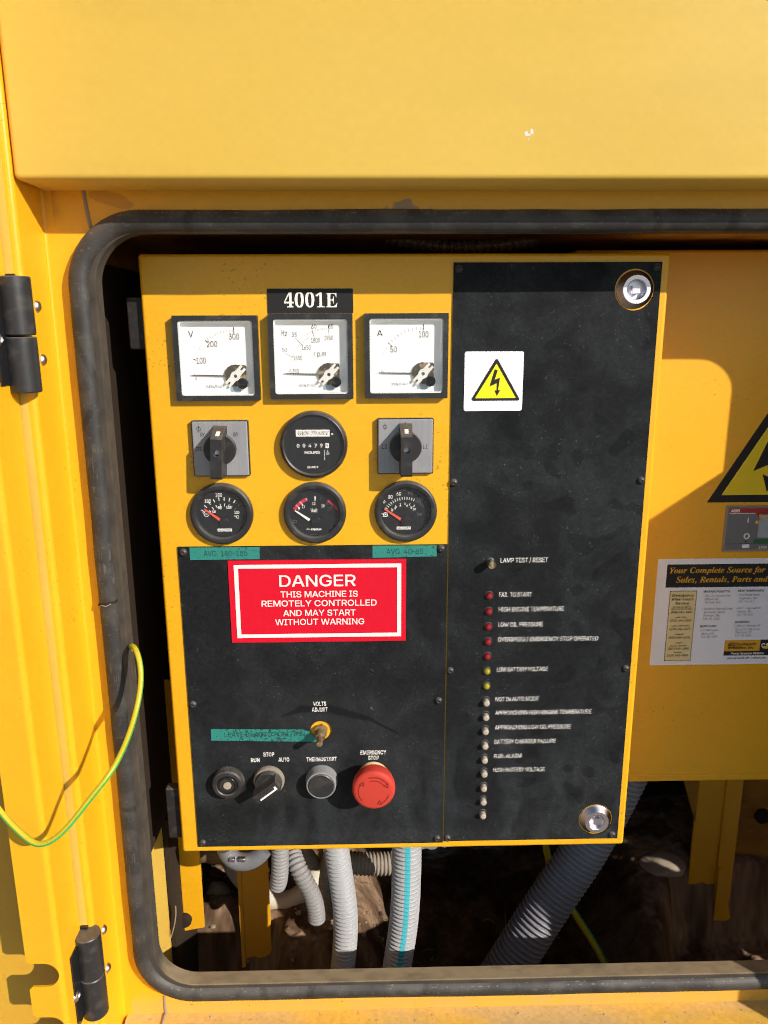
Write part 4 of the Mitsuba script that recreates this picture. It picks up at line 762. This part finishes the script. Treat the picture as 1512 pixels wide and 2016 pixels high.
# earth wire over the seal at the left
wp = [(-212, -42, 205), (-209, -52, 240), (-203.5, -66, 251), (-195.5, -80, 253), (-190, -90, 238), (-192, -107, 209), (-198.5, -148, 186), (-213.5, -161, 168), (-235, -170, 144), (-251.5, -171, 136), (-264, -168, 141), (-284, -160, 158), (-312, -140, 190), (-330, -118, 222)]
def striped_wire(name, pts, r, turns, ph0=0.0):
    p_, t_ = smooth_path(pts, 2.0); put(f'{name}__insulation', tube(p_, r, 16), 'wire_yellow', True)
    tan = np.gradient(p_, axis=0); tan /= np.linalg.norm(tan, axis=1, keepdims=True); a = np.array([0, 1.0, 0]); A = []
    for t in tan: a = a - t * (a @ t); a /= np.linalg.norm(a); A.append(a)
    A = np.array(A); Bv = np.cross(tan, A); c = ph0 + turns * 2 * math.pi * t_ / t_[-1]
    out = []
    for off in (0, math.pi):
        an = c[:, None] + off + np.linspace(-.4, .4, 6)[None]
        v = p_[:, None] + (r + .16) * (np.cos(an)[..., None] * A[:, None] + np.sin(an)[..., None] * Bv[:, None]); n, m = v.shape[:2]
        i, j = np.meshgrid(np.arange(n - 1), np.arange(m - 1), indexing='ij'); q = i * m + j
        out.append(trimesh.Trimesh(v.reshape(-1, 3), np.concatenate([np.stack([q, q + m, q + m + 1], -1).reshape(-1, 3), np.stack([q, q + m + 1, q + 1], -1).reshape(-1, 3)]), process=False))
    put(f'{name}__green_stripe', out, 'wire_green', True)
tag('earth_wire', 'green and yellow earth wire looping over the seal onto the open door', 'wire')
striped_wire('earth_wire', wp, 2.2, .3, 2.0)
tag('earth_wire_001', 'green and yellow wire on the dark floor behind the thick conduit', 'wire')
striped_wire('earth_wire_001', [(196, 210, -40), (228, 205, -130), (240, 190, -190), (262, 165, -226), (290, 150, -268), (310, 150, -310)], 4.6, .2, 1.2)
tag('wiring_loom', 'brassy corrugated wiring loom glimpsed in the gap above the panel', 'wiring loom')
put('wiring_loom__sleeve', ribbed([(20, 100, 598), (60, 96, 592), (90, 98, 590), (130, 98, 592), (165, 104, 598)], 7, 7, .3, 20), 'brass', True)
tag('fallen_stone', 'pale stone on the dirt at the far left behind the corner post', 'stone')
def stone(x, y, z, s, seed, flat=.6):
    t = trimesh.creation.icosphere(3); v = np.array(t.vertices); v *= (0.7 + .6 * meshkit.fbm(v * 1.3 + 7, 3, seed))[:, None]; v = v * np.array([1, .8, flat]) * s + np.array([x, y, z]); return trimesh.Trimesh(v, t.faces, process=False)
put('fallen_stone__rock', stone(-207, 214, -232, 15, 4, 1.1), 'leaf_dry', 40)
tag('pale_stone', 'flat pale stone lying in a small patch of sun on the dirt', 'stone')
put('pale_stone__rock', stone(418, 258, soil_z(418, 258) + 2, 30, 9, .3), 'debris', 40)
# dry straws and crumbs
rng = np.random.default_rng(5); st = []
for q in range(26):
    x, y = rng.uniform(-215, 380), rng.uniform(40, 260); a = rng.uniform(0, 6.3); l = rng.uniform(8, 34); z = soil_z(x, y) + 2
    st.append(tube([(x, y, z), (x + l * .5 * math.cos(a), y + l * .5 * math.sin(a), z + rng.uniform(1, 6)), (x + l * math.cos(a), y + l * math.sin(a), z + 1)], rng.uniform(.4, .9), 6))
st.append(tube(smooth_path([(-232, 70, -170), (-226, 72, -148), (-224, 70, -128)], 2)[0], .7, 6))
pb = []
small = trimesh.creation.icosphere(1)
for q in range(360):
    x, y = rng.uniform(-215, 30), rng.uniform(95, 330); sz = min(rng.gamma(1.6, .9) + .7, 4.2)
    v = np.array(small.vertices) * (0.75 + .5 * rng.random((len(small.vertices), 1))) * [sz, sz * .85, sz * .65] + [x, y, soil_z(x, y) + sz * .25]
    pb.append(trimesh.Trimesh(v, small.faces, process=False))
put('loose_pebbles', [p for k, p in enumerate(pb) if k % 4] , 'soil_dirt', False); put('loose_pebbles__pale', pb[0::4], 'leaf_dry', False)
tag('loose_pebbles', 'crumbs of soil and small pebbles lying loose on the dirt', 'pebbles', kind='stuff')
labels['loose_pebbles__pale'] = {'label': 'paler small pebbles', 'kind': 'stuff'}
put('straw_litter', st, 'leaf_dry', False); tag('straw_litter', 'dry straws and stems scattered on the dirt inside', 'straw', kind='stuff')
cr = []
for q in range(70):
    x, y = rng.uniform(-238, 480), rng.uniform(-124, -62); s = rng.uniform(.5, 1.5)
    cr.append(stone(x, y, -143.4 + s * .3, s, q, .7)) if q % 1 == 0 else None
cr = [c.simplify_quadric_decimation(face_count=60) if hasattr(c, 'simplify_quadric_decimation') and False else c for c in cr]
put('dirt_crumbs', cr, 'debris', False); tag('dirt_crumbs', 'crumbs of dirt scattered along the dusty ledge', 'dirt', kind='stuff')
